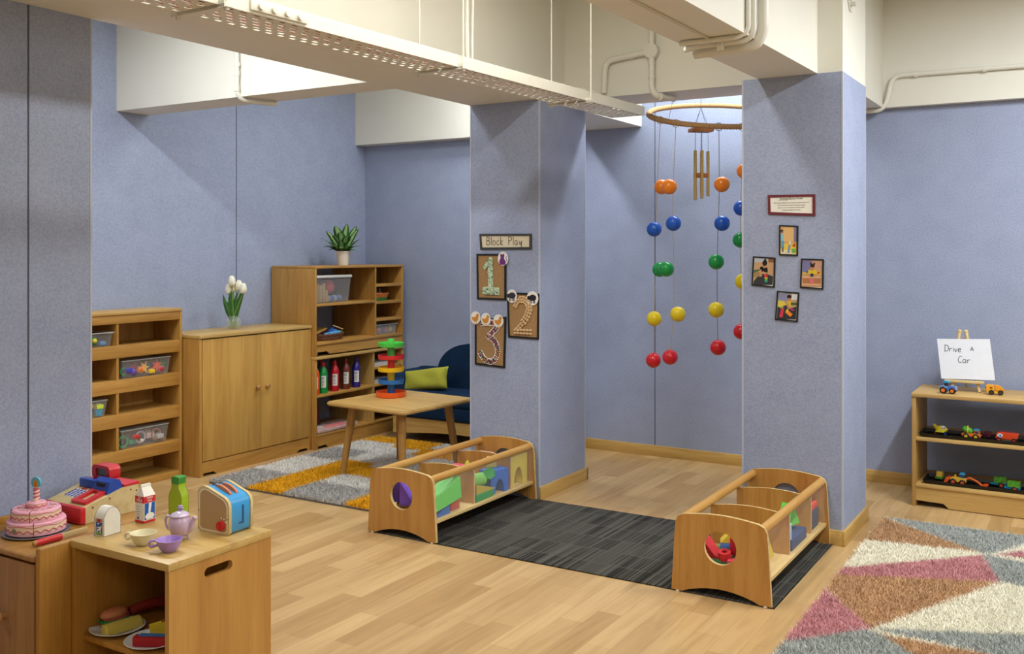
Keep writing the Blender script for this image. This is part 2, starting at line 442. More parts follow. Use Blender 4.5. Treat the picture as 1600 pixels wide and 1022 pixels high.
# ================================================================== THE ROOM
XL, YB, ZC = -5.5, 6.6, 3.15
struct(MB().box(-6.2, 3.6, -4.2, 7.0, -.1, 0), 'floor', floor_mat())
struct(MB().box(-6.2, 3.6, -4.2, 7.0, ZC, ZC + .1), 'ceiling', CREAM)
def joint(mb, *a): return mb.box(*a, mi=1)
m = MB().box(XL - .12, XL, -4.2, 7.0, 0, ZC)
joint(m, XL - .001, XL + .0015, 5.115, 5.121, 0, ZC)
struct(m, 'wall_left', [FELT, DARKJOINT])
m = MB().box(XL, 3.6, YB, YB + .12, 0, ZC)
for jx in (-2.783, -3.99, -1.57, -.36): joint(m, jx, jx + .005, YB - .0015, YB + .001, .07, ZC)
struct(m, 'wall_back', [FELT, DARKJOINT])
struct(MB().box(3.5, 3.6, -4.2, YB, 0, ZC), 'wall_right', CREAM)
struct(MB().box(XL, 3.5, -4.2, -4.1, 0, ZC), 'wall_front', CREAM)
# baseboards
struct(MB().box(XL, 3.5, YB - .014, YB, 0, .078, .002), 'baseboard_back', W_BASE)
struct(MB().box(XL, XL + .014, -4.1, YB - .014, 0, .078, .002), 'baseboard_left', W_BASEY)

def pillar(x0, x1, y0, y1, z1, strips, joints=(), label=None):
    m = MB().box(x0, x1, y0, y1, 0, z1)
    for (x, y) in strips:     # pale corner strips
        m.box(x - .0042, x + .0042, y - .0042, y + .0042, 0, z1 - .001, mi=1)
    for j in joints: m.box(*j, mi=2)
    return struct(m, 'pillar', [FELT, PALE, DARKJOINT], label)
pillar(-3.385, -2.885, 5.08, 5.685, 2.408, [(-2.888, 5.083), (-3.382, 5.083), (-2.888, 5.682)], label='felt-covered pillar with the counting boards')
pillar(-1.64, -1.118, 5.08, 5.64, 2.408, [(-1.121, 5.083), (-1.637, 5.083), (-1.121, 5.637)], label='felt-covered pillar with four framed photographs')
pillar(-3.9, -3.393, 1.55, 2.41, 2.42, [(-3.396, 2.407)], [(-3.394, -3.3915, 2.143, 2.149, 0, 2.41)], label='felt-covered pillar behind the play kitchen')
struct(MB().box(-2.885, -2.871, 5.07, 5.699, 0, .078, .002).box(-3.385, -2.871, 5.685, 5.699, 0, .078, .002), 'baseboard_pillar', W_BASEY)
struct(MB().box(-1.118, -1.104, 5.066, 5.654, 0, .078, .002).box(-1.64, -1.118, 5.066, 5.08, 0, .078, .002), 'baseboard_pillar', W_BASEY)
# beams and dropped soffits
struct(MB().box(-3.39, -2.885, -4.1, YB, 2.408, ZC), 'ceiling_beam', CREAM)
struct(MB().box(XL, -3.39, 4.09, 4.34, 2.41, ZC), 'ceiling_beam', CREAM)
struct(MB().box(XL, -3.39, 6.47, YB, 2.405, ZC), 'ceiling_beam', CREAM)
struct(MB().box(-2.885, -1.56, 5.40, 5.76, 2.44, ZC), 'ceiling_beam', CREAM)
A = Matrix.Translation((0, 0, 0))
m = MB(); m.prism([(-1.80, -4.1), (-1.49, -4.1), (-1.245, 5.09), (-1.555, 5.09)], 2.408, ZC, 'Z'); struct(m, 'ceiling_beam', CREAM)
struct(MB().box(-1.50, -1.12, 5.085, 5.64, 2.408, ZC), 'column_head', CREAM)
struct(MB().box(-1.56, -1.19, 5.64, YB, 2.41, ZC), 'ceiling_beam', CREAM)
struct(MB().box(-1.19, 3.5, YB - .06, YB, 2.41, ZC), 'ceiling_beam', CREAM)

# ================================================================== services under the ceiling
def conduit(label, paths, clips=(), boxes=(), r=.0145, tees=(), joints=()):
    t = thing('conduit', label, 'pipe', paths[0][0])
    o = Vector(paths[0][0])
    for i, p in enumerate(paths):
        m = MB(); m.tube([Vector(q) - o for q in bend(p, .06)], r[i] if isinstance(r, tuple) else r, 12)
        for (q, d) in joints:
            if i == 0: m.cyl(Vector(q) - o, Vector(q) - o + Vector(d), (max(r) if isinstance(r, tuple) else r) * 1.18, seg=12)
        m.build('pipe', CREAM2, t)
    for c, n in clips:
        c = Vector(c) - o; n = Vector(n)
        m = MB(); m.tube([c + n * .012, c - n * .012], (max(r) if isinstance(r, tuple) else r) + .004, 12); m.build('clip', CREAM2, t)
    for c, n, rr in boxes:
        c = Vector(c) - o; n = Vector(n); m = MB(); m.cyl(c, c + n * .045, rr, seg=20); m.build('junction_box', CREAM2, t)
    return t
conduit('cream pipe running down the beam near the left wall', [[(-4.37, 4.072, 3.1), (-4.37, 4.072, 2.43), (-4.36, 4.10, 2.392), (-4.32, 4.24, 2.388), (-4.30, 4.32, 2.395)]],
        [((-4.37, 4.075, 2.60), (0, 0, 1))], joints=[((-4.37, 4.072, 2.44), (0, 0, .03)), ((-4.37, 4.072, 2.53), (0, 0, .03))])
conduit('cream pipe with a round junction box above the ball mobile',
        [[(-2.285, 5.374, 3.1), (-2.285, 5.374, 2.46), (-2.26, 5.385, 2.415), (-2.22, 5.46, 2.414), (-2.20, 5.52, 2.414)],
         [(-2.285, 5.374, 2.685), (-2.59, 5.374, 2.655), (-2.60, 5.374, 2.46)]],
        [((-2.42, 5.385, 2.672), (1, 0, 0)), ((-2.24, 5.41, 2.415), (.3, .9, 0))], [((-2.285, 5.399, 2.685), (0, -1, 0), .044)],
        joints=[((-2.285, 5.374, 2.60), (0, 0, .02)), ((-2.285, 5.374, 2.52), (0, 0, .02))], r=.0185)
conduit('cream pipe along the soffit above the toy car shelf', [[(.9, 6.522, 2.585), (-1.13, 6.522, 2.605), (-1.165, 6.522, 2.44), (-1.20, 6.52, 2.392), (-1.32, 6.515, 2.392)]],
        [((-.99, 6.522, 2.602), (1, 0, 0)), ((-.60, 6.522, 2.598), (1, 0, 0)), ((.1, 6.522, 2.59), (1, 0, 0))])
conduit('bundle of cream pipes wrapping under the beam beside the photo pillar',
        [[(-1.258, 4.05, 3.1), (-1.258, 4.05, 2.42), (-1.29, 4.05, 2.392), (-1.50, 4.05, 2.392), (-1.58, 4.10, 2.392)],
         [(-1.24, 4.13, 3.1), (-1.24, 4.13, 2.44), (-1.27, 4.13, 2.383), (-1.46, 4.15, 2.383), (-1.56, 4.16, 2.383)],
         [(-1.262, 3.99, 3.1), (-1.262, 3.99, 2.42), (-1.30, 3.98, 2.395), (-1.56, 3.98, 2.395)]],
        [((-1.40, 4.04, 2.386), (1, .1, 0))], r=(.013, .024, .011))
m = MB(); m.tube([(-1.48, 1.6, 2.403), (-1.43, 4.0, 2.403)], .006, 6)
tag(m.build('thin_cable', mat('c8c0a8', .5, 'cable')), 'thin painted cable running along the underside of the right beam', 'cable')

# cable tray
def tray():
    A0 = Vector((-2.615, 0.9, 2.30)); A1 = Vector((-2.42, 5.34, 2.30))
    L = (A1 - A0).length; rz = math.atan2(A1.y - A0.y, A1.x - A0.x) - PI / 2
    t = thing('cable_tray', 'perforated cream cable tray hanging on rods below the left beam', 'cable tray', A0, rz)
    W = .105
    bm = bmesh.new(); nx = 13; cw = 2 * W / nx; ch = .0145; ny = int(L / ch)
    V = {}
    def v(i, j):
        if (i, j) not in V: V[(i, j)] = bm.verts.new((-W + i * cw, j * ch, 0))
        return V[(i, j)]
    for j in range(ny):
        for i in range(nx):
            hole = (i % 2 == 1) and ((j + (2 if (i // 2) % 2 else 0)) % 4 in (0, 1)) and (j % 70 < 66)
            if not hole: bm.faces.new((v(i, j), v(i + 1, j), v(i + 1, j + 1), v(i, j + 1)))
    me = bpy.data.meshes.new('tray_bottom'); bm.to_mesh(me); bm.free(); me.materials.append(CREAM2)
    o = bpy.data.objects.new('tray_bottom', me); COL.objects.link(o); o.parent = t
    md = o.modifiers.new('thick', 'SOLIDIFY'); md.thickness = .0018; md.offset = 1
    for sx in (-1, 1):
        MB().box(sx * W - .001, sx * W + .001, 0, L, -.001, .052).box(min(sx * W, sx * (W - .012)), max(sx * W, sx * (W - .012)), 0, L, .050, .052).build('side_flange', CREAM2, t)
    MB().box(-W, W, L - .001, L + .001, 0, .045).build('end_plate', CREAM2, t)
    cb = MB()
    for k, (x, c) in enumerate(((-.06, 0), (-.03, 0), (.02, 0), (.05, 0))):
        cb.tube(smooth_path([(x + .012 * math.sin(j * 1.3 + k), L * j / 12, .012) for j in range(12)], 3), .006, 6)
    cb.build('cable', mat('8a4030', .6, 'red_brown_cable'), t)
    for y in (1.33, 2.62, 3.76):
        MB().box(-W - .03, W + .03, y - .02, y + .02, -.009, -.001).box(-W - .03, W + .03, y - .02, y - .017, -.012, .012).build('support_bar', CREAM2, t)
        for sx in (-1, 1):
            q = MB().cyl((sx * (W + .018), y, -.02), (sx * (W + .018), y, .85), .0042, seg=8)
            q.cyl((sx * (W + .018), y, -.018), (sx * (W + .018), y, -.009), .009, seg=6).cyl((sx * (W + .018), y, 0), (sx * (W + .018), y, .008), .009, seg=6)
            q.build('hanger_rod', CREAM2, t)
    so = MB().box(W + .001, W + .010, 1.44, 1.70, .008, .046, .002); so.build('socket_strip', CREAM2, t)
    for k in range(4):
        y = 1.48 + k * .060
        MB().cyl((W + .010, y, .026), (W + .020, y, .026), .012, seg=14).build('socket_plug', CREAM2, t)
    return t
tray()
m = MB(); m.tube(smooth_path([(-2.60, 3.87, 3.12), (-2.605, 3.88, 2.75), (-2.595, 3.87, 2.40), (-2.56, 3.88, 2.33)], 5), .011, 10).tube(smooth_path([(-2.575, 3.86, 3.12), (-2.57, 3.88, 2.8), (-2.58, 3.89, 2.42), (-2.55, 3.9, 2.33)], 5), .006, 8)
tag(m.build('hanging_cable', CREAM2), 'pair of cream cables dropping from the ceiling into the tray', 'cable')
m = MB()
m.tube(smooth_path([(-2.50, 4.55, 2.33), (-2.48, 4.75, 2.39), (-2.44, 4.95, 2.39), (-2.42, 5.1, 2.33)], 6), .005, 6)
m.tube(smooth_path([(-2.55, 3.95, 2.33), (-2.53, 4.15, 2.37), (-2.50, 4.3, 2.33)], 6), .005, 6)
tag(m.build('looped_cable', CREAM2), 'thin cable looping out of the tray near its far end', 'cable')
m = MB(); m.prism([(5.19, 3.1), (5.19, 2.79), (5.23, 2.745), (5.27, 2.745), (5.27, 3.1)], -1.119, -1.113, 'X')
m.box(-1.12, -1.085, 5.205, 5.235, 2.80, 2.83, .003); m.box(-1.12, -1.085, 5.225, 5.25, 2.77, 2.79, .003)
tag(m.build('wall_bracket', mat('d8d8cc', .4, 'painted_metal')), 'painted metal bracket bolted high on the photo pillar head', 'bracket')

# ================================================================== rugs and mat
struct  # (rugs are things, not structure)
tag(MB().box(-3.30, -1.165, 4.035, 5.064, .001, .007, .001).build('carpet_mat', carpet_mat()), 'charcoal striped carpet mat lying between the two play bins', 'mat')

def pile(name, x0, x1, y0, y1, colour_fn, mats, parent, n, h=.032, wd=.0035, seed=1, zb=.01):
    rng = np.random.default_rng(seed)
    px = rng.uniform(x0, x1, n); py = rng.uniform(y0, y1, n)
    ci = np.array([colour_fn(a, b) for a, b in zip(px, py)])
    an = rng.uniform(0, 2 * PI, n); la = rng.uniform(0, 2 * PI, n)
    hh = h * rng.uniform(.7, 1.1, n); ln = rng.uniform(.1, .8, n) * hh
    ww = wd * rng.uniform(.7, 1.3, n)
    dx = np.cos(an) * ww; dy = np.sin(an) * ww; lx = np.cos(la) * ln; ly = np.sin(la) * ln
    V = np.zeros((n, 5, 3))
    V[:, 0] = np.stack([px - dx, py - dy, np.full(n, zb)], 1); V[:, 1] = np.stack([px + dx, py + dy, np.full(n, zb)], 1)
    V[:, 2] = np.stack([px + dx * .8 + lx * .35, py + dy * .8 + ly * .35, zb + (hh - zb) * .6], 1)
    V[:, 3] = np.stack([px - dx * .8 + lx * .35, py - dy * .8 + ly * .35, zb + (hh - zb) * .6], 1)
    V[:, 4] = np.stack([px + lx, py + ly, hh], 1)
    me = bpy.data.meshes.new(name)
    me.vertices.add(n * 5); me.vertices.foreach_set('co', V.reshape(-1))
    b = (np.arange(n) * 5)[:, None]
    loops = np.concatenate([b + np.array([0, 1, 2, 3]), b + np.array([3, 2, 4])], 1).reshape(-1)
    me.loops.add(n * 7); me.loops.foreach_set('vertex_index', loops)
    me.polygons.add(n * 2)
    st = np.zeros(n * 2, dtype=np.int32); st[0::2] = np.arange(n) * 7; st[1::2] = np.arange(n) * 7 + 4
    me.polygons.foreach_set('loop_start', st)
    mi = np.repeat(ci, 2).astype(np.int32); 
    for m in mats: me.materials.append(m)
    me.update(calc_edges=True); me.polygons.foreach_set('material_index', mi); me.validate()
    o = bpy.data.objects.new(name, me); COL.objects.link(o); o.parent = parent; o['kind'] = 'stuff'; return o
def inpoly(x, y, P):
    c = False; n = len(P); j = n - 1
    for i in range(n):
        if (P[i][1] > y) != (P[j][1] > y) and x < (P[j][0] - P[i][0]) * (y - P[i][1]) / (P[j][1] - P[i][1]) + P[i][0]: c = not c
        j = i
    return c
# large patterned rug, front right
CI = dict(cream=0, grey=1, brown=2, pink=3)
RG = [('brown', [(-1.03, 5.66), (-.99, 5.62), (-.517, 5.243), (-1.03, 5.165)]),
      ('grey', [(-1.03, 5.72), (.7, 5.80), (.7, 5.52), (-.329, 5.491), (-.464, 5.217), (-.517, 5.243), (-1.0, 5.64)]),
      ('pink', [(-.434, 5.23), (-.05, 5.72), (.1, 5.3)]),
      ('cream', [(-1.03, 5.165), (-.517, 5.243), (-.489, 5.19), (-1.03, 4.65)]),
      ('pink', [(-1.03, 4.65), (-.489, 5.19), (-.385, 4.82), (-1.03, 4.535)]),
      ('grey', [(-.49, 5.21), (0, 5.10), (.2, 4.75), (-.389, 4.82)]),
      ('brown', [(-1.03, 4.54), (-.384, 4.816), (-.765, 3.965), (-1.03, 4.34)]),
      ('pink', [(-1.03, 4.33), (-.765, 3.970), (-1.03, 3.655)]),
      ('grey', [(-1.03, 3.655), (-.787, 3.938), (-.734, 3.933), (-.572, 3.775), (-.4, 3.3), (-1.03, 3.3)]),
      ('brown', [(-.733, 3.926), (-.314, 3.931), (.2, 3.7), (-.4, 3.3), (-.572, 3.775)]),
      ('grey', [(-.765, 3.965), (-.252, 4.203), (.7, 4.6), (.7, 3.7), (-.314, 3.931)]),
      ('cream', [(-.765, 3.974), (-.384, 4.816), (.2, 4.75), (.5, 4.4)])]
def c1(x, y):
    x += random.gauss(0, .006); y += random.gauss(0, .006)
    for k, P in RG:
        if inpoly(x, y, P): return CI[k]
    return 0
rug = thing('area_rug', 'shaggy rug with pink, brown, grey and cream triangles', 'rug', (0, 0, 0))
MB().box(-1.02, .62, 3.42, 5.66, 0.001, .012).build('backing', mat('8a8478', .9, 'rug_backing'), rug)
pile('pile', -1.025, .62, 3.415, 5.665, c1, [pile_mat('f6efdd', .15), pile_mat('b4b9b5', .3), pile_mat('cda67e', .45), pile_mat('d2989c', .3)], rug, 230000, h=.034, wd=.0018, seed=3)
# tiled shaggy rug under the small table
cols2 = ['g', 'w', 'y']
GR = {}
def c2(x, y):
    x += random.gauss(0, .01); y += random.gauss(0, .01)
    if x < -4.56: seq = [(4.72, 'g'), (5.18, 'w'), (5.55, 'g'), (5.85, 'w'), (9, 'y')]
    elif x < -4.27: seq = [(5.25, 'y'), (5.45, 'w'), (5.75, 'w'), (9, 'y')]
    elif x < -3.78: seq = [(4.66, 'g'), (4.9, 'w'), (5.15, 'y'), (5.6, 'w'), (5.85, 'y'), (9, 'w')]
    else: seq = [(4.6, 'y'), (4.75, 'g'), (5.0, 'y'), (5.4, 'w'), (5.7, 'g'), (9, 'w')]
    # colour fields are slightly skewed, as woven
    yy = y + .25 * (x + 4.5) * 0
    for lim, c in seq:
        if yy < lim: return 'wgy'.index(c)
    return 0
rug2 = thing('shag_rug', 'shaggy rug with mustard, grey and white tiles under the square table', 'rug', (0, 0, 0))
MB().box(-4.91, -3.42, 4.34, 6.05, 0.001, .012).build('backing', mat('6a6a68', .9, 'rug_backing_grey'), rug2)
pile('pile', -4.91, -3.42, 4.335, 6.05, c2, [pile_mat('e6e4de', .25), pile_mat('bab8b5', .4), pile_mat('e8b024', .3)], rug2, 120000, h=.034, wd=.0022, seed=5)

# ================================================================== play bins
def end_panel_outline(w0, w1, h, hc, foot=.05):
    pts = [(-w0, 0), (-w1 - .002, h - .07)]
    # rounded shoulder then low arch
    pts += [(-w1 + .002, h - .03), (-w1 + .014, h - .008), (-w1 + .038, h + .003)]
    for i in range(1, 10):
        t = i / 10; x = (-w1 + .038) * (1 - t) + (w1 - .038) * t
        pts.append((x, h + .003 + (hc - h - .003) * math.sin(PI * t)))
    pts += [(w1 - .038, h + .003), (w1 - .014, h - .008), (w1 - .002, h - .03), (w1 + .002, h - .07), (w0, 0)]
    pts += [(w0 - foot, 0)]
    for i in range(1, 12):
        t = i / 12; x = (w0 - foot) * (1 - t) + (-w0 + foot) * t
        pts.append((x, .035 * math.sin(PI * t) ** .8))
    pts.append((-w0 + foot, 0))
    return pts
def play_bin(label, x, y):
    t = thing('play_bin', label, 'toy bin', (x, y, .007), 0, None)
    L = 1.04; ol = end_panel_outline(.222, .205, .335, .353)
    for y0 in (0, L - .018):
        MB().prism(ol, y0, y0 + .018, 'Y', holes=[circ(0, .212, .072)], mi=0, mi_side=1).build('end_panel', [W_BIN, W_EDGE], t, 30)
    for sx in (-1, 1):
        MB().cyl((sx * .178, .018, .312), (sx * .178, L - .018, .312), .0205, seg=20).build('rail', W_BINY, t)
        MB().box(sx * .196 - .0015, sx * .196 + .0015, .02, L - .02, .108, .300).build('clear_panel', PLEXI, t)
    MB().box(-.205, .205, .018, L - .018, .088, .106, .002).build('bottom_board', W_EDGE, t)
    for yy in (.405, .79):
        d = [(-.186, .107), (-.186, .285)] + [(-.186 + .372 * i / 10, .285 + .018 * math.sin(PI * i / 10)) for i in range(1, 10)] + [(.186, .285), (.186, .107)]
        MB().prism(d, yy, yy + .012, 'Y', mi_side=1).build('divider', [W_BIN, W_EDGE], t, 30)
    for sx in (-1, 1):
        for y0 in (.009, L - .009):
            MB().cyl((sx * .195, y0, -.006), (sx * .195, y0, .001), .010, seg=12).build('glide', WHITE, t)
    return t
play_bin('wooden play bin with clear sides full of foam blocks, beside the table', -3.118, 4.03)
play_bin('wooden play bin with clear sides standing against the photo pillar', -1.398, 4.03)

def foam(h): return mat(h, .75, 'foam_' + h, noise=.08, nscale=120)
def M4(loc, r=(0, 0, 0)): 
    from mathutils import Euler
    return Matrix.Translation(loc) @ Euler([R(a) for a in r]).to_matrix().to_4x4()
def block(name, shape, col, label, loc, rot=(0, 0, 0), s=(.1, .1, .1), group='foam blocks in the play bins'):
    m = MB(); a, b, c = s
    if shape == 'box': m.box(-a / 2, a / 2, -b / 2, b / 2, 0, c, .003)
    elif shape == 'tri': m.prism([(-a / 2, 0), (a / 2, 0), (-a / 2, c)], -b / 2, b / 2, 'Y')
    elif shape == 'roof': m.prism([(-a / 2, 0), (a / 2, 0), (0, c)], -b / 2, b / 2, 'Y')
    elif shape == 'cyl': m.cyl((0, 0, 0), (0, 0, c), a / 2, seg=28)
    elif shape == 'arch4': m.prism([(-b / 2, 0), (b / 2, 0), (b / 2, c), (-b * .1, c * .72), (-b / 2, c * .66)], -a / 2, a / 2, 'X')
    elif shape == 'hex': m.cyl((0, 0, 0), (0, 0, c), a / 2, seg=6)
    elif shape == 'half': m.prism(circ(0, 0, a / 2, 18, ry=c, a0=0, a1=PI, end=True), -b / 2, b / 2, 'Y')
    elif shape == 'arch':
        pts = [(-a / 2, 0), (-a / 2, c), (a / 2, c), (a / 2, 0), (a * .25, 0)] + circ(0, 0, a * .25, 14, ry=c * .6, a0=0.05, a1=PI - .05, end=True) + [(-a * .25, 0)]
        m.prism(pts, -b / 2, b / 2, 'Y')
    elif shape == 'ring': m.prism(circ(0, 0, a / 2, 28), 0, c, 'Z', holes=[circ(0, 0, a * .22, 20)])
    o = m.build(name, foam(col), None, 40); o.location = loc; o.rotation_euler = [R(v) for v in rot]
    return tag(o, label, 'toy block', group)
Z0 = .114
g = 'foam blocks in the play bins'
# left bin: first compartment
block('purple_block', 'cyl', '6f4fb8', 'purple half-round foam block seen through the round hole of the left bin', (-3.215, 4.135, .165), (0, 0, 20), (.11, .1, .105))
block('purple_wedge', 'tri', '7c56c8', 'purple foam wedge behind the round hole of the left bin', (-3.128, 4.125, .158), (0, 0, 15), (.085, .10, .125))
block('green_wedge', 'arch4', '7ed472', 'light green foam wedge against the clear side of the left bin', (-2.965, 4.18, .166), (7, 0, 0), (.09, .24, .115))
block('blue_block', 'tri', '3f6ec0', 'blue foam wedge lying at the near end of the left bin', (-2.985, 4.14, Z0), (0, 0, -90), (.14, .10, .055))
block('red_block', 'box', 'cc5a40', 'orange-red foam block under the light green wedge', (-3.0, 4.285, Z0), (0, 0, 0), (.10, .08, .05))
block('green_block', 'box', '69bf68', 'plain green foam block deep in the first part of the left bin', (-3.13, 4.30, Z0), (0, 0, 15), (.12, .13, .06))
block('wood_block', 'box', 'd8b078', 'tan foam block lying under the purple blocks', (-3.14, 4.17, Z0), (0, 0, 5), (.14, .13, .045))
# middle compartment
block('olive_block', 'tri', 'c0a93a', 'mustard foam wedge in the middle part of the left bin', (-3.00, 4.56, .155), (0, 0, 90), (.20, .14, .055))
block('green_slab', 'box', '2f9a4c', 'green foam slab under the mustard wedge', (-3.00, 4.55, Z0), (0, 0, 2), (.14, .19, .042))
block('blue_arch', 'arch', '3f70c8', 'blue foam arch standing in the middle of the left bin', (-2.985, 4.725, Z0), (0, 0, 80), (.15, .09, .13))
block('green_hexagon', 'hex', '3aa050', 'green six-sided foam block on top of the blue arch', (-2.98, 4.66, .225), (70, 20, 30), (.07, .07, .06))
block('green_cylinder', 'cyl', '86cc66', 'light green foam cylinder beside the blue arch', (-3.02, 4.52, .21), (0, 90, 70), (.07, .07, .10))
block('yellow_cube', 'box', 'e0c868', 'pale yellow foam cube leaning on the second divider', (-3.02, 4.755, .246), (0, 0, 35), (.055, .055, .055))
block('yellow_cone', 'roof', 'd0c83a', 'yellow foam roof block behind the light green cylinder', (-3.09, 4.60, .22), (0, 0, 20), (.08, .06, .08))
block('pink_block', 'box', 'd85a70', 'pink foam block at the back of the left bin', (-3.20, 4.66, Z0), (0, 0, 5), (.09, .12, .135))
# last compartment
block('yellow_arch', 'arch', 'dcc655', 'large pale yellow foam arch at the far end of the left bin', (-2.965, 4.925, Z0), (0, 0, 90), (.20, .05, .178))
block('pale_slab', 'box', 'e4d06a', 'pale yellow foam slab lying beside the large arch', (-3.08, 4.92, Z0), (0, 0, 0), (.10, .16, .15))
block('pink_slab', 'box', 'd8a0a4', 'dusty pink foam slab behind the yellow arch', (-3.20, 4.91, Z0), (0, 0, 0), (.10, .17, .16))
# right bin
block('red_ring', 'ring', 'd8323a', 'red foam ring seen through the round hole of the right bin', (-1.40, 4.10, .155), (12, 0, 0), (.055, .055, .035))
block('red_cube', 'box', 'c02840', 'dark red foam cube behind the round hole of the right bin', (-1.345, 4.15, .17), (0, 0, -12), (.07, .07, .075))
block('pink_cube', 'box', 'd84a60', 'pink foam cube at the hole of the right bin', (-1.352, 4.085, Z0), (0, 0, 15), (.06, .05, .05))
block('red_wedge', 'tri', 'c83038', 'red foam wedge at the left of the right bin hole', (-1.47, 4.13, .15), (0, 0, 0), (.08, .08, .09))
block('yellow_house', 'roof', 'e8d44a', 'yellow foam roof block above a blue slab', (-1.415, 4.22, .20), (0, 0, 20), (.09, .07, .045))
block('blue_slab', 'box', '5a8ee0', 'blue foam slab under the yellow roof block', (-1.415, 4.22, .165), (0, 0, 20), (.09, .07, .035))
block('tan_slab', 'box', '7a9a50', 'olive foam slab at the bottom of the right bin', (-1.41, 4.20, Z0), (0, 0, 0), (.26, .12, .048))
block('base_cube', 'box', '3a8a5a', 'dark green foam block under the red ring', (-1.42, 4.10, Z0), (0, 0, 0), (.12, .05, .038))
block('yellow_wedge', 'tri', 'd8c23c', 'yellow foam wedge leaning at the first divider of the right bin', (-1.32, 4.33, Z0), (0, 0, 90), (.12, .10, .16))
block('lime_star', 'roof', '9ad84e', 'lime green foam roof block behind the clear side of the right bin', (-1.29, 4.53, .17), (0, 0, 60), (.10, .07, .09))
block('green_peak', 'roof', '6ccf4a', 'bright green pointed foam block in the middle of the right bin', (-1.28, 4.66, .19), (0, 0, 80), (.12, .06, .10))
block('navy_block', 'box', '3d4e78', 'navy foam block low in the middle of the right bin', (-1.25, 4.62, Z0), (0, 0, 0), (.07, .26, .05))
block('pale_blue_block', 'cyl', 'a8c0dc', 'pale blue foam cylinder against the clear side of the right bin', (-1.25, 4.50, .165), (0, 0, 0), (.06, .06, .07))
block('grey_block', 'box', '4c4a58', 'charcoal foam block at the far end of the right bin', (-1.30, 4.93, Z0), (0, 0, 0), (.16, .15, .09))
block('red_slab', 'box', 'd8503c', 'red foam slab on the charcoal block in the right bin', (-1.30, 4.93, .205), (0, 0, 0), (.15, .14, .03))
block('coral_slab', 'box', 'c85a4a', 'coral foam slab topmost at the far end of the right bin', (-1.31, 4.94, .236), (0, 0, 6), (.13, .12, .025))

# ================================================================== left wall furniture
def knob(mb, p, d, r=.013):
    p = Vector(p); d = Vector(d); M = Matrix.Translation(p) @ d.to_track_quat('Z', 'Y').to_matrix().to_4x4()
    return mb.lathe([(0, 0), (r * .55, 0), (r * .5, .01), (r * .9, .014), (r, .022), (r * .7, .03), (0, .032)], 18, 0, M)
def apron_pts(y0, y1, z0, z1, cut=.10, up=.022):
    return [(y0, z1), (y0, z0), (y0 + .012, z0), (y0 + .012, z0 + up), (y0 + cut, z0 + up), (y0 + cut + .03, z0), (y1 - cut - .03, z0), (y1 - cut, z0 + up), (y1 - .012, z0 + up), (y1 - .012, z0), (y1, z0), (y1, z1)]
# sorting shelf at far left
XF = -5.22
t = thing('cubby_shelf', 'low wooden cubby shelf with two columns of slots at the left wall', 'shelf', (XF, 3.88, 0))
y0, y1 = -.50, .505; D = -.275
MB().box(D, 0, y1 - .02, y1, 0, 1.095, .002).build('side_panel', W_CAB, t)
MB().box(D, 0, y0, y0 + .02, 0, 1.095, .002).build('side_panel', W_CAB, t)
MB().box(D, .004, y0, y1, 1.095, 1.117, .006).build('top', wood('cfa066', 'ba8848', 'Y'), t)
MB().box(D, D + .008, y0 + .02, y1 - .02, .03, 1.095).build('back_panel', W_CAB, t)
MB().box(D + .008, -.006, 0.004, .022, .03, 1.04).build('divider', W_CAB, t)
MB().box(-.02, -.002, y0 + .02, y1 - .02, 1.042, 1.095, .002).build('rail', W_CABY, t)
for zt, zb in ((.907, .828), (.692, .609), (.478, .397), (.250, .172), (.045, .0)):
    MB().box(D + .008, -.018, y0 + .02, y1 - .02, zt - .016, zt - .003).build('shelf', W_CABY, t)
    MB().box(-.018, -.002, y0 + .02, y1 - .02, zb, zt, .003).build('lip', W_CABY, t)

def clear_box(label, x, y, z, sx, sy, sz, lid=True, m=CLEAR, group='clear storage boxes in the cubby shelf'):
    b = thing('storage_box', label, 'storage box', (x, y, z), 0, group)
    MB().frustum(-sx / 2, sx / 2, -sy / 2, sy / 2, 0, sz, .012, .002).build('tub', m, b)
    if lid: MB().box(-sx / 2 - .004, sx / 2 + .004, -sy / 2 - .004, sy / 2 + .004, sz, sz + .008, .003).build('lid', mat('e8ecec', .15, 'lid_plastic', alpha=.35, spec=.8), b)
    else: MB().box(-sx / 2 - .006, sx / 2 + .006, -sy / 2 - .006, -sy / 2 + .001, sz - .006, sz, 0).box(-sx / 2 - .006, sx / 2 + .006, sy / 2 - .001, sy / 2 + .006, sz - .006, sz).box(sx / 2 - .001, sx / 2 + .006, -sy / 2, sy / 2, sz - .006, sz).box(-sx / 2 - .006, -sx / 2 + .001, -sy / 2, sy / 2, sz - .006, sz).build('rim', mat('e8ecec', .15, 'lid_plastic', alpha=.35, spec=.8), b)
    return b
def star(mb, c, r, th, arms=6, M=None):
    P = []
    for i in range(arms * 2):
        a = PI * i / arms; rr = r if i % 2 == 0 else r * .42
        P.append((rr * math.cos(a), rr * math.sin(a)))
    mb.prism(P, -th / 2, th / 2, 'X', M=Matrix.Translation(c) @ (M or Matrix.Identity(4)))
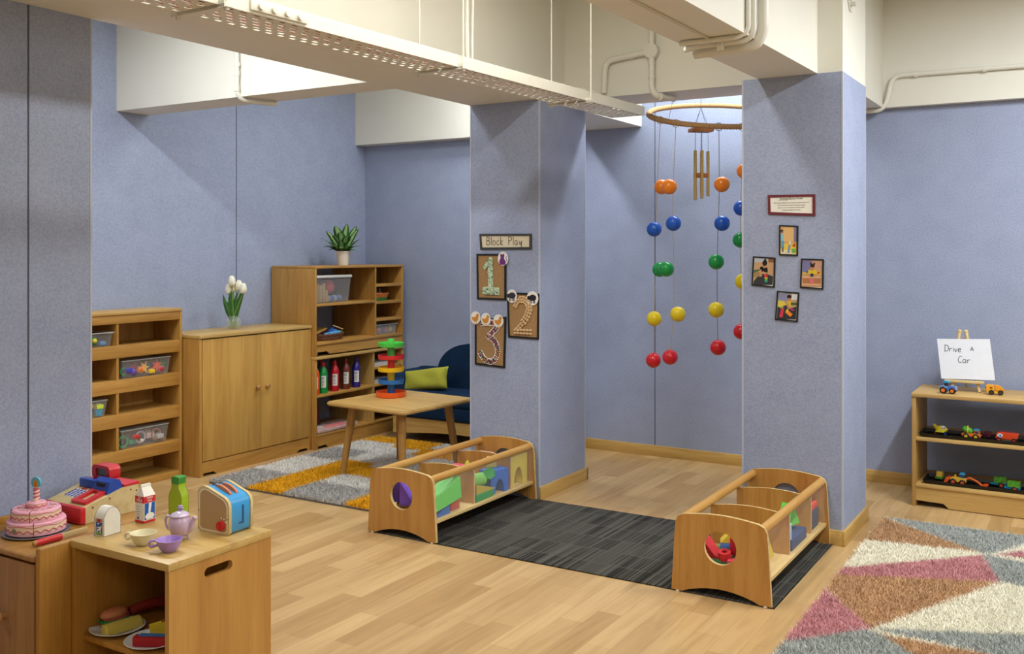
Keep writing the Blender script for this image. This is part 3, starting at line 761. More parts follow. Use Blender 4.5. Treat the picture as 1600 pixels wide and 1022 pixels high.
def toybit(shape, col, label, loc, r=.02, grp='small plastic toys in the storage boxes', rot=0):
    m = MB()
    if shape == 'star': star(m, (0, 0, 0), r, .014, 6, Matrix.Rotation(rot, 4, 'X'))
    elif shape == 'flower': star(m, (0, 0, 0), r, .016, 8, Matrix.Rotation(rot, 4, 'X')); m.sph((.01, 0, 0), r * .35)
    elif shape == 'ball': m.sph((0, 0, 0), r)
    elif shape == 'cup': m.lathe([(0, -r * .8), (r * .7, -r * .8), (r, r * .8), (r * .9, r * .8), (r * .6, -r * .6), (0, -r * .6)])
    elif shape == 'brick': m.box(-r, r, -r, r, -r * .6, r * .6, .002).cyl((0, -r * .4, r * .6), (0, -r * .4, r * .85), r * .25).cyl((0, r * .4, r * .6), (0, r * .4, r * .85), r * .25)
    elif shape == 'ringtoy': m.tube([(0, r * math.cos(a), r * math.sin(a)) for a in [2 * PI * i / 20 for i in range(20)]], r * .2, 8, closed=True)
    o = m.build('toy_piece' if shape != 'ball' else 'toy_ball', mat(col, .4, 'toy_' + col)); o.location = loc
    return tag(o, label, 'toy', grp)
XB = XF - .115
clear_box('open clear tub in the top left slot of the cubby shelf', XB, 3.70, .906, .19, .34, .088, lid=False)
toybit('flower', '3c9a4a', 'green flower-shaped piece with a knob in the open clear tub', (XF - .035, 3.745, .945), .030)
toybit('ball', 'e8d23a', 'yellow round piece in the middle of the green flower', (XF - .023, 3.745, .946), .014)
toybit('brick', 'c85a78', 'pink piece low in the open clear tub', (XF - .04, 3.70, .926), .022)
toybit('brick', '5c8ec0', 'blue piece at the right of the open clear tub', (XF - .05, 3.81, .926), .020)
toybit('brick', '9a5aa0', 'purple piece at the left of the open clear tub', (XF - .04, 3.655, .932), .020)
clear_box('lidded clear box of star shapes in the second slot of the cubby shelf', XB, 4.12, .692, .19, .37, .105)
for i, (sh, c, nm, dy, dz, r) in enumerate((('star', 'f0b41e', 'yellow', -.005, .052, .042), ('star', 'e0502c', 'orange-red', .095, .055, .042), ('star', 'c83850', 'crimson', -.06, .06, .032), ('ball', '6a4aa0', 'purple', -.09, .03, .026), ('brick', '4a4ab0', 'indigo', -.125, .045, .022), ('star', '38a048', 'green', .155, .05, .038), ('ball', 'e07020', 'orange', -.035, .04, .022), ('brick', 'e8c030', 'yellow brick-like', .05, .022, .02), ('brick', '2c70b8', 'blue', .03, .06, .022), ('ringtoy', '2c9a4a', 'dark green', -.155, .04, .022), ('ball', 'c03048', 'red', .125, .03, .022))):
    toybit(sh, c, '%s plastic %s in the lidded box of star shapes' % (nm, dict(star='star', ball='ball', brick='piece', ringtoy='ring')[sh]), (XF - .045 - (.03 if i % 3 == 2 else 0), 4.12 + dy, .695 + dz), r, rot=i * .5)
clear_box('lidded clear box of pastel cups in the third left slot of the cubby shelf', XB, 3.68, .478, .19, .30, .095)
toybit('cup', 'e05898', 'pink cup in the box of pastel cups', (XF - .045, 3.70, .51), .027)
toybit('cup', '4aa0c8', 'turquoise cup nearest the right end of the box of pastel cups', (XF - .045, 3.785, .505), .026)
toybit('brick', 'c8d83a', 'lime green lid resting on the turquoise cup', (XF - .045, 3.785, .54), .022)
toybit('brick', 'e0a850', 'orange piece above the pink cup', (XF - .055, 3.725, .55), .02)
clear_box('lidded clear box of cords and cars in the lowest filled slot of the cubby shelf', XB, 4.11, .251, .19, .36, .108)
for i, (sh, c, nm, dy, dz, r) in enumerate((('ringtoy', '2c8a4a', 'green coiled', -.15, .04, .034), ('brick', 'c82828', 'bright red', -.06, .06, .020), ('brick', '2a9a68', 'teal', -.07, .028, .026), ('ringtoy', 'b0a0a8', 'pale', -.02, .05, .035), ('ball', 'd8d0c0', 'cream', -.01, .025, .013), ('brick', 'c8b0a8', 'rose grey', .06, .05, .03), ('ringtoy', 'a86a58', 'rust', .10, .05, .034), ('brick', 'b8b4b0', 'light grey', .12, .035, .024))):
    toybit(sh, c, '%s %s in the box of cords and cars' % (nm, dict(ringtoy='loop', ball='bead', brick='piece')[sh]), (XF - .045 - (.03 if i % 3 == 2 else 0), 4.11 + dy, .253 + dz), r, rot=i)

# two-door cupboard
XF = -5.07
t = thing('cupboard', 'wooden two-door cupboard with round knobs holding the tulip vase', 'cupboard', (XF, 4.925, 0))
y0, y1, D = -.525, .530, -.425
MB().box(D, 0, y0, y0 + .022, 0, .915, .002).build('side_panel', W_CAB, t)
MB().box(D, 0, y1 - .022, y1, 0, .915, .002).build('side_panel', W_CAB, t)
MB().box(D, .008, y0 - .004, y1 + .002, .915, .937, .003).build('top', wood('d2a76c', 'bd8f52', 'Y'), t)
MB().box(D, D + .01, y0 + .02, y1 - .02, .05, .915).build('back_panel', W_CAB, t)
MB().box(D + .01, -.012, y0 + .022, y1 - .022, .09, .105).build('bottom_board', W_CABY, t)
mid = .018
for a, b, kx in ((y0 + .026, mid - .0015, mid - .035), (mid + .0015, y1 - .026, mid + .055)):
    d = MB().box(-.016, .001, a, b, .103, .908, .0015).build('door', W_DOOR, t)
    knob(MB(), (.001, kx, .538), (1, 0, 0), .018).build('knob', wood('b07848', '96603a', 'Z', .35), d)
MB().prism(apron_pts(y0 + .022, y1 - .022, .0, .095), -.014, -.004, 'X').build('apron', W_CABY, t)

# vase with white tulips
VX, VY, VZ = -5.29, 4.895, .937
v = thing('vase', 'small clear glass vase of water on the two-door cupboard', 'vase', (VX, VY, VZ))
MB().lathe([(0, .002), (.032, .002), (.050, .02), (.055, .045), (.050, .070), (.037, .085), (.038, .096), (.036, .096), (.035, .085), (.047, .068), (.052, .045), (.047, .022), (.030, .006), (0, .006)], 28).build('glass_body', mat('eef4f0', .05, 'vase_glass', alpha=.10, spec=.9), v)
MB().lathe([(0, .008), (.029, .008), (.045, .022), (.050, .045), (.045, .066), (0, .066)], 24).build('water', mat('b4c880', .05, 'water', alpha=.22, spec=.6), v)
GREENL = mat('3c7030', .5, 'tulip_leaf', noise=.3, nscale=40); STEM = mat('7aa048', .5, 'tulip_stem')
PET = mat('f2f0dc', .55, 'tulip_petal', noise=.08, nscale=60)
def leaf(mb, base, tip, wd, curl=(0, 0, 0), n=8, mi=0, side=None):
    b = Vector(base); t_ = Vector(tip); mid_ = (b + t_) / 2 + Vector(curl); d = (t_ - b).normalized()
    sd = Vector(side).normalized() if side else d.cross(Vector((0.6, -.8, 0))).normalized()
    nn = d.cross(sd)
    L = []; Rr = []; C = []
    for i in range(n + 1):
        q = i / n; p = b * (1 - q) ** 2 + mid_ * 2 * q * (1 - q) + t_ * q * q
        ww = wd * (math.sin(PI * min(1, q * .92 + .08)) ** .8) if i < n else .0004
        L.append(mb.bm.verts.new(p - sd * ww)); Rr.append(mb.bm.verts.new(p + sd * ww)); C.append(mb.bm.verts.new(p - nn * ww * .35))
    fs = []
    for i in range(n):
        fs.append(mb.bm.faces.new((L[i], C[i], C[i + 1], L[i + 1]))); fs.append(mb.bm.faces.new((C[i], Rr[i], Rr[i + 1], C[i + 1])))
    for f in fs: f.smooth = True; f.material_index = mi
    for f in fs[0::2]: f.material_index = mi
    return fs
RT = Vector((.855, .518, 0))   # along the picture's right, used only to fan the stems apart
tl = [(-.038, .340, 'white tulip lowest at the left of the bunch'), (-.012, .398, 'tallest white tulip in the vase'), (.006, .355, 'white tulip in the middle of the bunch'), (.034, .366, 'white tulip right of the middle, second tallest'), (.056, .345, 'white tulip furthest right in the bunch')]
for i, (dx, h, lb) in enumerate(tl):
    q = thing('tulip', lb, 'flower', (VX, VY, VZ), 0, 'white tulips in the glass vase')
    off = Vector((.02 * math.sin(i * 2.1), .015 * math.cos(i * 2.6), 0))
    top = RT * dx * 1.15 + off + Vector((0, 0, h - .065)) - Vector((0, 0, .02))
    st = MB(); st.tube(smooth_path([RT * (-dx * .3) + Vector((0, 0, .012)), RT * dx * .2 + off * .5 + Vector((0, 0, .12)), top], 6), .0032, 8); st.build('stem', STEM, q)
    bl = MB()
    for k in range(6):
        a = PI / 3 * k + i; rr = .0205 if k % 2 else .016
        o = Vector((math.cos(a), math.sin(a), 0))
        M = Matrix.Translation(top + o * rr * .55 + Vector((0, 0, .030))) @ Matrix.Rotation(a, 4, 'Z') @ Matrix.Rotation(-.08, 4, 'Y')
        prof = [(0, -.036), (.014, -.028), (.022, -.008), (.020, .014), (.012, .031), (0, .040)]
        bl.lathe([(r_ * 1.0, z_) for r_, z_ in prof], 10, 0, M @ Matrix.Diagonal((.62, 1, 1, 1)))
    bl.build('bloom', PET, q, 60)
    lf = MB(); sgn = -1 if i < 2 else 1
    if i in (0, 4, 2, 3):
        tip = {0: RT * -.075 + Vector((0, 0, .25)), 4: RT * .085 + Vector((0, 0, .32)), 2: RT * -.02 + Vector((0, 0, .29)), 3: RT * .03 + Vector((0, 0, .27))}[i]
        leaf(lf, (0, 0, .03), tip, .019, tuple(-RT * .01), side=tuple(RT))
        leaf(lf, tuple(RT * .01 * sgn + Vector((0, 0, .03))), tuple(tip * .8 - RT * .02 * sgn), .016, (0, 0, 0), side=tuple(RT))
        o = lf.build('leaf', GREENL, q, 80); md = o.modifiers.new('th', 'SOLIDIFY'); md.thickness = .001
    else: lf.bm.free()

# tall open shelving: two units stacked
XF = -5.035; Y0 = 5.462; W = 1.078; D = -.45
t = thing('lower_shelf_unit', 'lower wooden shelf unit holding the paint bottles beside the cupboard', 'shelf', (XF, Y0, 0))
MB().box(D, 0, 0, .022, 0, .675, .002).build('side_panel', W_CAB, t)
MB().box(D, 0, W - .022, W, 0, .675, .002).build('side_panel', W_CAB, t)
MB().box(D, .010, -.002, W + .002, .675, .697, .004).build('top', wood('cc9e62', 'b58548', 'Y'), t)
MB().box(D, -.004, .680, .700, .108, .675).build('divider', wood('c79a5c', 'b08044', 'Z'), t)
MB().box(D, -.002, .022, .680, .388, .408, .002).build('shelf', W_CABY, t)
MB().box(D, 0, .022, W - .022, .095, .110, .002).build('shelf', W_CABY, t)
for z in (.548, .408, .25): MB().box(D, -.002, .700, W - .022, z - .018, z, .002).build('shelf', W_CABY, t)
MB().prism(apron_pts(.022, W - .022, 0, .097), -.014, -.004, 'X').build('apron', W_CABY, t)
t = thing('upper_shelf_unit', 'upper wooden open shelf unit stacked on the lower one, plant on top', 'shelf', (XF, Y0, .697))
H = .682
MB().box(D, 0, 0, .018, 0, H - .018, .002).build('side_panel', W_CAB, t)
MB().box(D, 0, W - .02, W, 0, H - .018, .002).build('side_panel', W_CAB, t)
MB().box(D, .003, -.001, W + .001, H - .018, H, .003).build('top', W_CABY, t)
MB().box(D, -.004, .706, .724, .10, H - .018).build('divider', W_CAB, t)
MB().box(D, -.002, .018, .706, .378, .398, .002).build('shelf', W_CABY, t)
for z in (.527, .386, .245): MB().box(D, -.003, .724, W - .02, z - .022, z, .002).build('shelf', W_CABY, t)
MB().box(D, .004, .018, W - .02, .086, .108, .003).build('bottom_board', W_CABY, t)
MB().prism(apron_pts(.018, W - .02, .012, .087, .12), -.016, -.004, 'X').build('apron', W_CABY, t)
ZU = .697

# plant
PX, PY, PZ = -5.22, 5.985, ZU + H
t = thing('potted_plant', 'variegated green houseplant in a cream pot on the tall shelf', 'plant', (PX, PY, PZ))
MB().lathe([(0, 0), (.040, 0), (.043, .006), (.054, .085), (.056, .10), (.0595, .102), (.0595, .114), (.052, .114), (.050, .09), (0, .09)], 28).build('pot', mat('ece6d8', .45, 'cream_ceramic'), t)
MB().lathe([(0, .088), (.050, .090), (.048, .098), (0, .102)], 16).build('soil', mat('4a3626', .95, 'soil', noise=.4, nscale=90, bump=.8), t)
LG = mat('2f6a2c', .35, 'leaf_edge_green', noise=.3, nscale=30); LV = mat('a8cc88', .35, 'leaf_pale_centre', noise=.4, nscale=60)
def vleaf(base, tip, wd, droop):
    m = MB(); b = Vector(base); tp = Vector(tip); d = (tp - b); mid_ = (b + tp) / 2 + Vector((0, 0, droop))
    sd = d.cross(Vector((0, 0, 1))); sd = sd.normalized() if sd.length > .02 else RT
    if abs(d.normalized().z) > .75: sd = (RT * (1 if random.random() > .3 else .7) + Vector((0, 0, 0))).normalized()
    n = 10; rows = []
    for i in range(n + 1):
        q = i / n; p = b * (1 - q) ** 2 + mid_ * 2 * q * (1 - q) + tp * q * q
        w = wd * max(.02, math.sin(PI * q ** .8) ** .75)
        nn = d.normalized().cross(sd)
        rows.append([m.bm.verts.new(p + sd * w * k + nn * abs(k) * w * .25) for k in (-1, -.45, 0, .45, 1)])
    for i in range(n):
        for k in range(4):
            f = m.bm.faces.new((rows[i][k], rows[i][k + 1], rows[i + 1][k + 1], rows[i + 1][k])); f.smooth = True
            f.material_index = 1 if (k in (1, 2) and 1 < i < n - 1) else 0
    o = m.build('leaf', [LG, LV], t, 80); md = o.modifiers.new('th', 'SOLIDIFY'); md.thickness = .001
NV = Vector((-.518, .855, 0))
for (a, n_, h, L, wd) in ((-.17, .0, .285, 0, .021), (-.075, -.02, .325, 0, .027), (.02, .03, .30, 0, .026), (.135, .02, .325, 0, .022), (.165, -.03, .30, 0, .017), (.17, .0, .215, 0, .024), (-.185, .03, .21, 0, .022), (-.17, -.04, .165, 0, .021), (.14, .05, .155, 0, .021), (.13, -.05, .125, 0, .018), (-.09, -.07, .25, 0, .025), (.07, -.08, .245, 0, .026), (.0, .09, .28, 0, .026), (.0, -.10, .20, 0, .024), (-.06, .08, .22, 0, .022), (.15, -.01, .112, 0, .015), (-.23, .01, .225, 0, .012), (.09, .06, .22, 0, .024), (-.12, .05, .13, 0, .02), (.05, -.03, .34, 0, .02), (-.02, -.05, .27, 0, .024), (-.20, -.02, .15, 0, .02), (-.15, .03, .125, 0, .02), (.18, .03, .16, 0, .02), (.10, -.09, .16, 0, .024), (-.10, -.09, .16, 0, .024), (.0, -.12, .14, 0, .022)):
    tip = RT * a * .80 + NV * n_ + Vector((0, 0, h * .97)); base = RT * a * .12 + NV * n_ * .15 + Vector((0, 0, .10 + .05 * (h > .2) * (abs(a) < .1)))
    vleaf(base, tip, wd * 1.45, .05)
for k, (a, n_) in enumerate(((-.02, 0), (.015, .01), (.03, -.01), (0, -.015))):
    m = MB(); m.tube(smooth_path([RT * a * .4 + Vector((0, 0, .09)), RT * a + NV * n_ + Vector((0, 0, .15)), RT * a * 1.8 + NV * n_ * 2 + Vector((0, 0, .21))], 5), .005, 8); m.build('stem', mat('4a7a34', .5, 'plant_stem'), t)

# big frosted bin with its contents
ZS = ZU + .399
t = thing('storage_bin', 'large frosted storage bin with a pale lid on the tall shelf', 'storage bin', (-5.215, 5.70, ZS))
MB().frustum(-.15, .15, -.205, .205, 0, .195, .016, .003).build('tub', mat('b4b4b6', .35, 'frosted_bin', alpha=.20, spec=.5), t)
MB().box(-.157, .157, -.213, .213, .190, .212, .006).build('lid', mat('dcdcd8', .3, 'pale_lid', alpha=.85), t)
tag(MB().sph((0, 0, 0), .058).build('toy_ball', mat('d8484c', .5, 'red_ball'), loc=(-5.15, 5.72, ZS + .12)), 'red ball inside the large frosted bin', 'ball')
for k, (dy, h, col) in enumerate(((-.155, .14, 'b89468'), (-.12, .13, 'd8bc92'), (-.085, .145, 'd8bc92'), (-.055, .09, 'c8a878'))):
    tag(MB().box(-.02, .02, -.014, .014, 0, h, .002).build('wooden_block', wood(col, 'b89058', 'Z'), loc=(-5.105, 5.70 + dy, ZS + .006)), ['darkest plank-like wooden block at the left of the frosted bin', 'second wooden block from the left in the frosted bin', 'tallest pale wooden block in the frosted bin', 'short wooden block beside the blue rolls in the frosted bin'][k], 'toy block', 'wooden blocks in the frosted bin')
for k, dy in enumerate((.01, .085)):
    q = thing('blue_roll', ['left blue roll at the bottom of the frosted bin', 'right blue roll at the bottom of the frosted bin'][k], 'toy', (-5.11, 5.70 + dy, ZS + .03), 0, 'blue rolls in the frosted bin')
    MB().cyl((0, -.026, 0), (0, .026, 0), .023, seg=20).build('roll', mat('3a7cc0', .5, 'blue_roll'), q)
    for s in (-1, 1): MB().cyl((0, s * .026, 0), (0, s * .031, 0), .025, seg=20).build('end_cap', mat('e0c8a8', .5, 'roll_cap'), q)

# wicker tray with blue things
ZS = ZU + .109
def wicker(mb, rx, ry, h, rows, r, flare=.12):
    for k in range(rows):
        f = 1 + flare * k / rows
        pts = []
        for i in range(56):
            a = 2 * PI * i / 56; wv = r * .6 * (1 if (i + k) % 2 else -1)
            pts.append(((rx * f + wv) * math.cos(a), (ry * f + wv) * math.sin(a), r + k * h / rows))
        mb.tube(pts, r, 6, closed=True)
    mb.lathe([(0, .002), (min(rx, ry) * 1, .002), (min(rx, ry), .006), (0, .006)], 24, 0, Matrix.Diagonal((rx / min(rx, ry), ry / min(rx, ry), 1, 1)))
    return mb
tb = thing('wicker_basket', 'dark brown oval wicker basket of blue craft things on the tall shelf', 'basket', (-5.17, 5.70, ZS))
m = MB(); wicker(m, .115, .165, .05, 6, .0052); m.build('weave', mat('7a4a2c', .6, 'dark_wicker', noise=.4, nscale=60), tb)
tag(MB().box(-.07, .07, -.09, .09, 0, .012, .005).build('round_board', W_CABY, loc=(-5.20, 5.62, ZS + .064), rot=(R(14), R(4), R(8))), 'round-edged wooden board tilted at the left of the wicker basket', 'board')
for k, (dx, dy, dz, rz, l) in enumerate(((.03, .03, .048, 20, .16), (.06, .0, .044, -15, .14), (.01, .05, .062, 35, .15))):
    o = MB().box(-.014, .014, -l / 2, l / 2, 0, .02, .006).build('blue_cloth', mat(['3d8ed0', '62a8dc', '2c5cb8'][k], .7, 'cloth_blue%d' % k, noise=.3, nscale=60), loc=(-5.14 + dx, 5.70 + dy, ZS + dz), rot=(R(6), 0, R(rz)))
    tag(o, ['sky blue cloth strip across the wicker basket', 'pale blue cloth strip at the front of the wicker basket', 'deep blue cloth strip highest in the wicker basket'][k], 'cloth', 'blue cloth strips in the wicker basket')
tag(MB().cyl((0, 0, 0), (0, .11, -.035), .005, seg=8).build('wooden_stick', mat('d8b48c', .5, 'pink_wood'), loc=(-5.13, 5.77, ZS + .105)), 'thin pale wooden stick poking out of the wicker basket', 'stick')
tag(MB().box(-.012, .012, -.03, .03, 0, .012, .004).build('green_peg', mat('58a848', .5, 'peg_green'), loc=(-5.10, 5.80, ZS + .05)), 'small green peg at the right of the wicker basket', 'peg')

# right column
t = thing('small_basket', 'small orange and green woven basket in the right column of the tall shelf', 'basket', (-5.14, 6.305, ZU + .387))
for nm, z0_, rows, col in (('green_weave', 0, 3, '3d8a3c'), ('orange_weave', .026, 4, 'd07838')):
    m = MB()
    for k in range(rows):
        f = .075 + (z0_ + k * .009) * .28; pts = []
        for i in range(40):
            a = 2 * PI * i / 40; p = 2.6; c_, s_ = math.cos(a), math.sin(a); q = (abs(c_) ** p + abs(s_) ** p) ** (-1 / p)
            pts.append((f * .85 * q * c_ + .001 * (1 if i % 2 else -1), f * 1.25 * q * s_, .005 + z0_ + k * .0092))
        m.tube(pts, .0052, 6, closed=True)
    if z0_ == 0: m.box(-.055, .055, -.085, .085, 0, .004)
    m.build(nm, mat(col, .6, nm, noise=.3, nscale=80), t)
tag(MB().sph((0, 0, 0), .014, (1, 1, .6)).lathe([(.004, 0), (.004, .02), (.010, .026), (.004, .032), (0, .032)], 12).build('shiny_bauble', mat('e8e8ea', .15, 'shiny_white', metal=.6), loc=(-5.13, 6.34, ZU + .455)), 'shiny white trinket on the orange and green basket', 'trinket')
tag(MB().box(-.03, .03, -.06, .06, 0, .02, .006).build('striped_cloth', mat('d89060', .8, 'basket_cloth', noise=.5, nscale=70), loc=(-5.14, 6.29, ZU + .437)), 'rust coloured cloth heaped in the orange and green basket', 'cloth')
clear_box('frosted tub with red and yellow toys low in the right column of the tall shelf', -5.155, 6.345, ZU + .109, .18, .29, .083, lid=False, m=FROST, group='frosted tubs on the tall shelf')
for c, nm, dy in (('c8404a', 'red', -.06), ('b83a4c', 'crimson', .035), ('d8c040', 'yellow', .085)):
    toybit('ball', c, '%s ball in the frosted tub of the tall shelf' % nm, (-5.10, 6.345 + dy, ZU + .143), .024, 'balls in the frosted tub of the tall shelf')
# paper stacks in the lower unit's right column
for z, c, lb in ((.548, 'd8d4d0', 'stack of white paper in the upper right slot of the lower shelf unit'), (.408, 'cfcac6', 'stack of grey-white paper in the middle right slot of the lower shelf unit')):
    m = MB()
    for k in range(6): m.box(-.1 + .004 * (k % 3), .1, -.13 + .003 * (k % 2), .13 + .006 * (k % 3), k * .005, k * .005 + .0042)
    tag(m.build('paper_stack', mat(c, .7, 'paper' + c), loc=(-5.17, 6.32, z)), lb, 'paper')

# paint bottles
def paint_bottle(col, cap, y, x, label, h=.235):
    t = thing('paint_bottle', label, 'paint bottle', (x, y, .408), 0, 'paint bottles in the lower shelf unit')
    k = h / .235
    MB().lathe([(0, 0), (.030, 0), (.033, .004), (.033, .15 * k), (.028, .178 * k), (.017, .198 * k), (.013, .205 * k), (0, .205 * k)], 24).build('bottle_body', mat(col, .22, 'paint_' + col, coat=.4), t)
    MB().lathe([(.016, .203 * k), (.016, .222 * k), (.011, .226 * k), (.008, .238 * k), (0, .24 * k)], 20).build('cap', mat(cap, .35, 'cap_' + cap), t)
    m = MB(); n = 12; a0, a1 = -1.35, -.15
    for i in range(n):
        a = a0 + (a1 - a0) * i / n; b = a0 + (a1 - a0) * (i + 1) / n; r = .0336
        vs = [m.bm.verts.new(p) for p in ((r * math.cos(a), r * math.sin(a), .045), (r * math.cos(b), r * math.sin(b), .045), (r * math.cos(b), r * math.sin(b), .135), (r * math.cos(a), r * math.sin(a), .135))]
        f = m.bm.faces.new(vs); f.smooth = True
    for j in range(5):
        pass
    lb = m.build('paper_label', mat('d8d4cc', .6, 'bottle_label'), t)
    m = MB(); 
    for j, zz in enumerate((.122, .112, .098, .09, .082, .072, .06)):
        a = -.95; L = .35 if j != 2 else .2
        m.tube([(.0342 * math.cos(a + L * q / 3), .0342 * math.sin(a + L * q / 3), zz) for q in range(-3, 4)], .0012 if j > 1 else .0022, 4)
    m.build('label_print', mat('504c58', .6, 'label_ink'), t)
    return t
paint_bottle('e05018', 'e05018', 5.505, -5.075, 'orange paint bottle half hidden by the cupboard')
paint_bottle('0f8a3e', 'b83030', 5.605, -5.085, 'green paint bottle with a red cap on the lower shelf unit')
paint_bottle('b81024', 'c01828', 5.735, -5.085, 'red paint bottle on the lower shelf unit')
paint_bottle('6a3226', '7a2820', 5.865, -5.085, 'dark brown paint bottle on the lower shelf unit')
paint_bottle('2c2280', '2a2470', 5.99, -5.085, 'violet-blue paint bottle on the lower shelf unit')
paint_bottle('0f6a72', '0f6a72', 5.57, -5.19, 'teal paint bottle in the back row of the lower shelf unit')
paint_bottle('2a5068', 'c02830', 5.69, -5.19, 'slate blue paint bottle with a red cap in the back row')
t = thing('plastic_packet', 'clear plastic packet of red and white cards on the bottom shelf', 'packet', (-5.13, 5.72, .111))
MB().box(-.09, .09, -.22, .22, .004, .028, .008).build('card_bundle', mat('c8988c', .6, 'cards', noise=.4, nscale=25), t)
MB().box(-.02, .07, -.08, .14, .028, .033, .002).build('red_card', mat('e04840', .5, 'red_card'), t)
MB().box(-.06, .02, -.15, .0, .028, .032, .002).build('white_card', mat('dcd8d0', .5, 'white_card'), t)
m = MB(); m.box(-.10, .10, -.235, .235, 0, .040, .014); m.build('wrapping', mat('f0e8e8', .12, 'wrap', alpha=.22, spec=1.0, bump=1, bscale=40), t)
tag(MB().box(-.012, .012, -.09, .09, 0, .255, .002).build('maroon_folder', mat('5c1c28', .6, 'maroon', noise=.3, nscale=40), loc=(-5.20, 5.60, .111), rot=(0, R(-6), 0)), 'maroon folder standing at the left of the bottom shelf', 'folder')

# ================================================================== small table and ball tower
TX, TY = -3.985, 5.148; TR = R(-5)
t = thing('play_table', 'low square wooden table with splayed legs on the mustard rug', 'table', (TX, TY, .038), TR)
m = MB(); m.prism(rrect(-.352, .352, -.360, .360, .05), .442, .466, 'Z'); 
bmesh.ops.bevel(m.bm, geom=[e for e in m.bm.edges if e.is_manifold and e.calc_face_angle(0) > 1.2 and abs(e.verts[0].co.z - e.verts[1].co.z) < 1e-5], offset=.007, segments=3, affect='EDGES')
m.build('tabletop', W_TABLE, t, 40)
for sx in (-1, 1):
    for sy in (-1, 1):
        MB().cyl((sx * .268, sy * .275, -.026), (sx * .215, sy * .225, .442), .020, .029, 20).build('leg', W_LEG, t)
t = thing('ball_tower', 'stacking ball ramp toy with green, red, yellow, blue and orange dishes', 'toy', (-4.135, 5.233, .5045)); t.scale = (.95, .95, .95)
def dish(col, z, r, h, nm):
    MB().lathe([(0, z), (r * .96, z), (r, z + .004), (r * 1.03, z + h), (r * .99, z + h), (r * .93, z + .006), (0, z + .006)], 36).build(nm, mat(col, .35, nm, coat=.3), t)
def col_(c, z0_, z1_, nm, r=.026): MB().lathe([(0, z0_), (r, z0_), (r * .97, z1_), (0, z1_)], 24).build(nm, mat(c, .35, nm, coat=.3), t)
OR, BL, YE, RE, GR_ = 'f0601c', '1c74c8', 'f0c418', 'dc2c34', '4cc84c'
dish(OR, 0, .107, .038, 'orange_dish'); col_(BL, .01, .095, 'blue_post'); dish(BL, .093, .090, .032, 'blue_dish')
col_(YE, .10, .182, 'yellow_post'); dish(YE, .180, .092, .032, 'yellow_dish'); col_(RE, .19, .270, 'red_post'); dish(RE, .268, .092, .030, 'red_dish')
col_(GR_, .275, .358, 'green_post'); dish(GR_, .356, .092, .030, 'green_dish')
MB().lathe([(.024, .36), (.024, .405), (.020, .414), (0, .414)], 20).build('green_cap', mat(GR_, .35, 'green_post', coat=.3), t)

# ================================================================== sofa and cushion
NAVY = mat('14304e', .9, 'navy_velvet', noise=.35, nscale=7, bump=.2, bscale=300, spec=.2)
t = thing('sofa', 'small navy blue sofa with a rounded back and wooden base', 'sofa', (-4.15, 6.10, 0))
x0, x1 = -.70, .70
pts = [(x0 + .05, .19), (x0 + .05, .06)] + [(x0 + .12 + (x1 - x0 - .24) * i / 12, .06 + .035 * math.sin(PI * i / 12)) for i in range(13)] + [(x1 - .05, .06), (x1 - .05, .19)]
MB().prism(pts, 0, .03, 'Y').box(x0 + .05, x0 + .08, .03, .40, .06, .19).box(x1 - .08, x1 - .05, .03, .40, .06, .19).build('wooden_base', W_BASE, t)
for sx in (-1, 1):
    for y in (.03, .38): MB().cyl((sx * .60, y, .0), (sx * .60, y, .07), .02, .026, 14).build('foot', W_LEG, t)
MB().box(x0 + .10, x1 - .10, -.02, .33, .19, .30, .02, seg=4).build('seat_base', NAVY, t)
MB().box(x0 + .11, x1 - .11, -.03, .30, .29, .405, .04, seg=5).build('seat_cushion', NAVY, t)
back = [(-.60, .20), (-.60, .47)] + [(-.38 + .22 * math.cos(a), .50 + .245 * math.sin(a)) for a in [PI * (1 - i / 20) for i in range(0, 11)]] + [(.38 + .22 * math.cos(a), .50 + .245 * math.sin(a)) for a in [PI / 2 * (1 - i / 10) for i in range(0, 11)]] + [(.60, .47), (.60, .20)]
back = [(-.44, .20), (-.44, .50)] + [(-.12 + .32 * math.cos(a), .52 + .235 * math.sin(a)) for a in [PI * (1 - i / 28) for i in range(0, 15)]] + [(.12 + .32 * math.cos(a), .52 + .235 * math.sin(a)) for a in [PI / 2 * (1 - i / 14) for i in range(0, 15)]] + [(.44, .50), (.44, .20)]
m = MB(); m.prism(back, .28, .42, 'Y')
bmesh.ops.bevel(m.bm, geom=[e for e in m.bm.edges if e.is_manifold and e.calc_face_angle(0) > 1.2 and abs(e.verts[0].co.y - e.verts[1].co.y) < 1e-5], offset=.03, segments=4, affect='EDGES')
m.build('backrest', NAVY, t, 50)
for sx in (-1, 1):
    a, b = sorted((sx * .56, sx * .72))
    m = MB().box(a, b, -.02, .44, .19, .535, .05, seg=5); m.box(min(sx * .40, sx * .66), max(sx * .40, sx * .66), .30, .42, .20, .55, .04, seg=4); m.build('arm', NAVY, t)
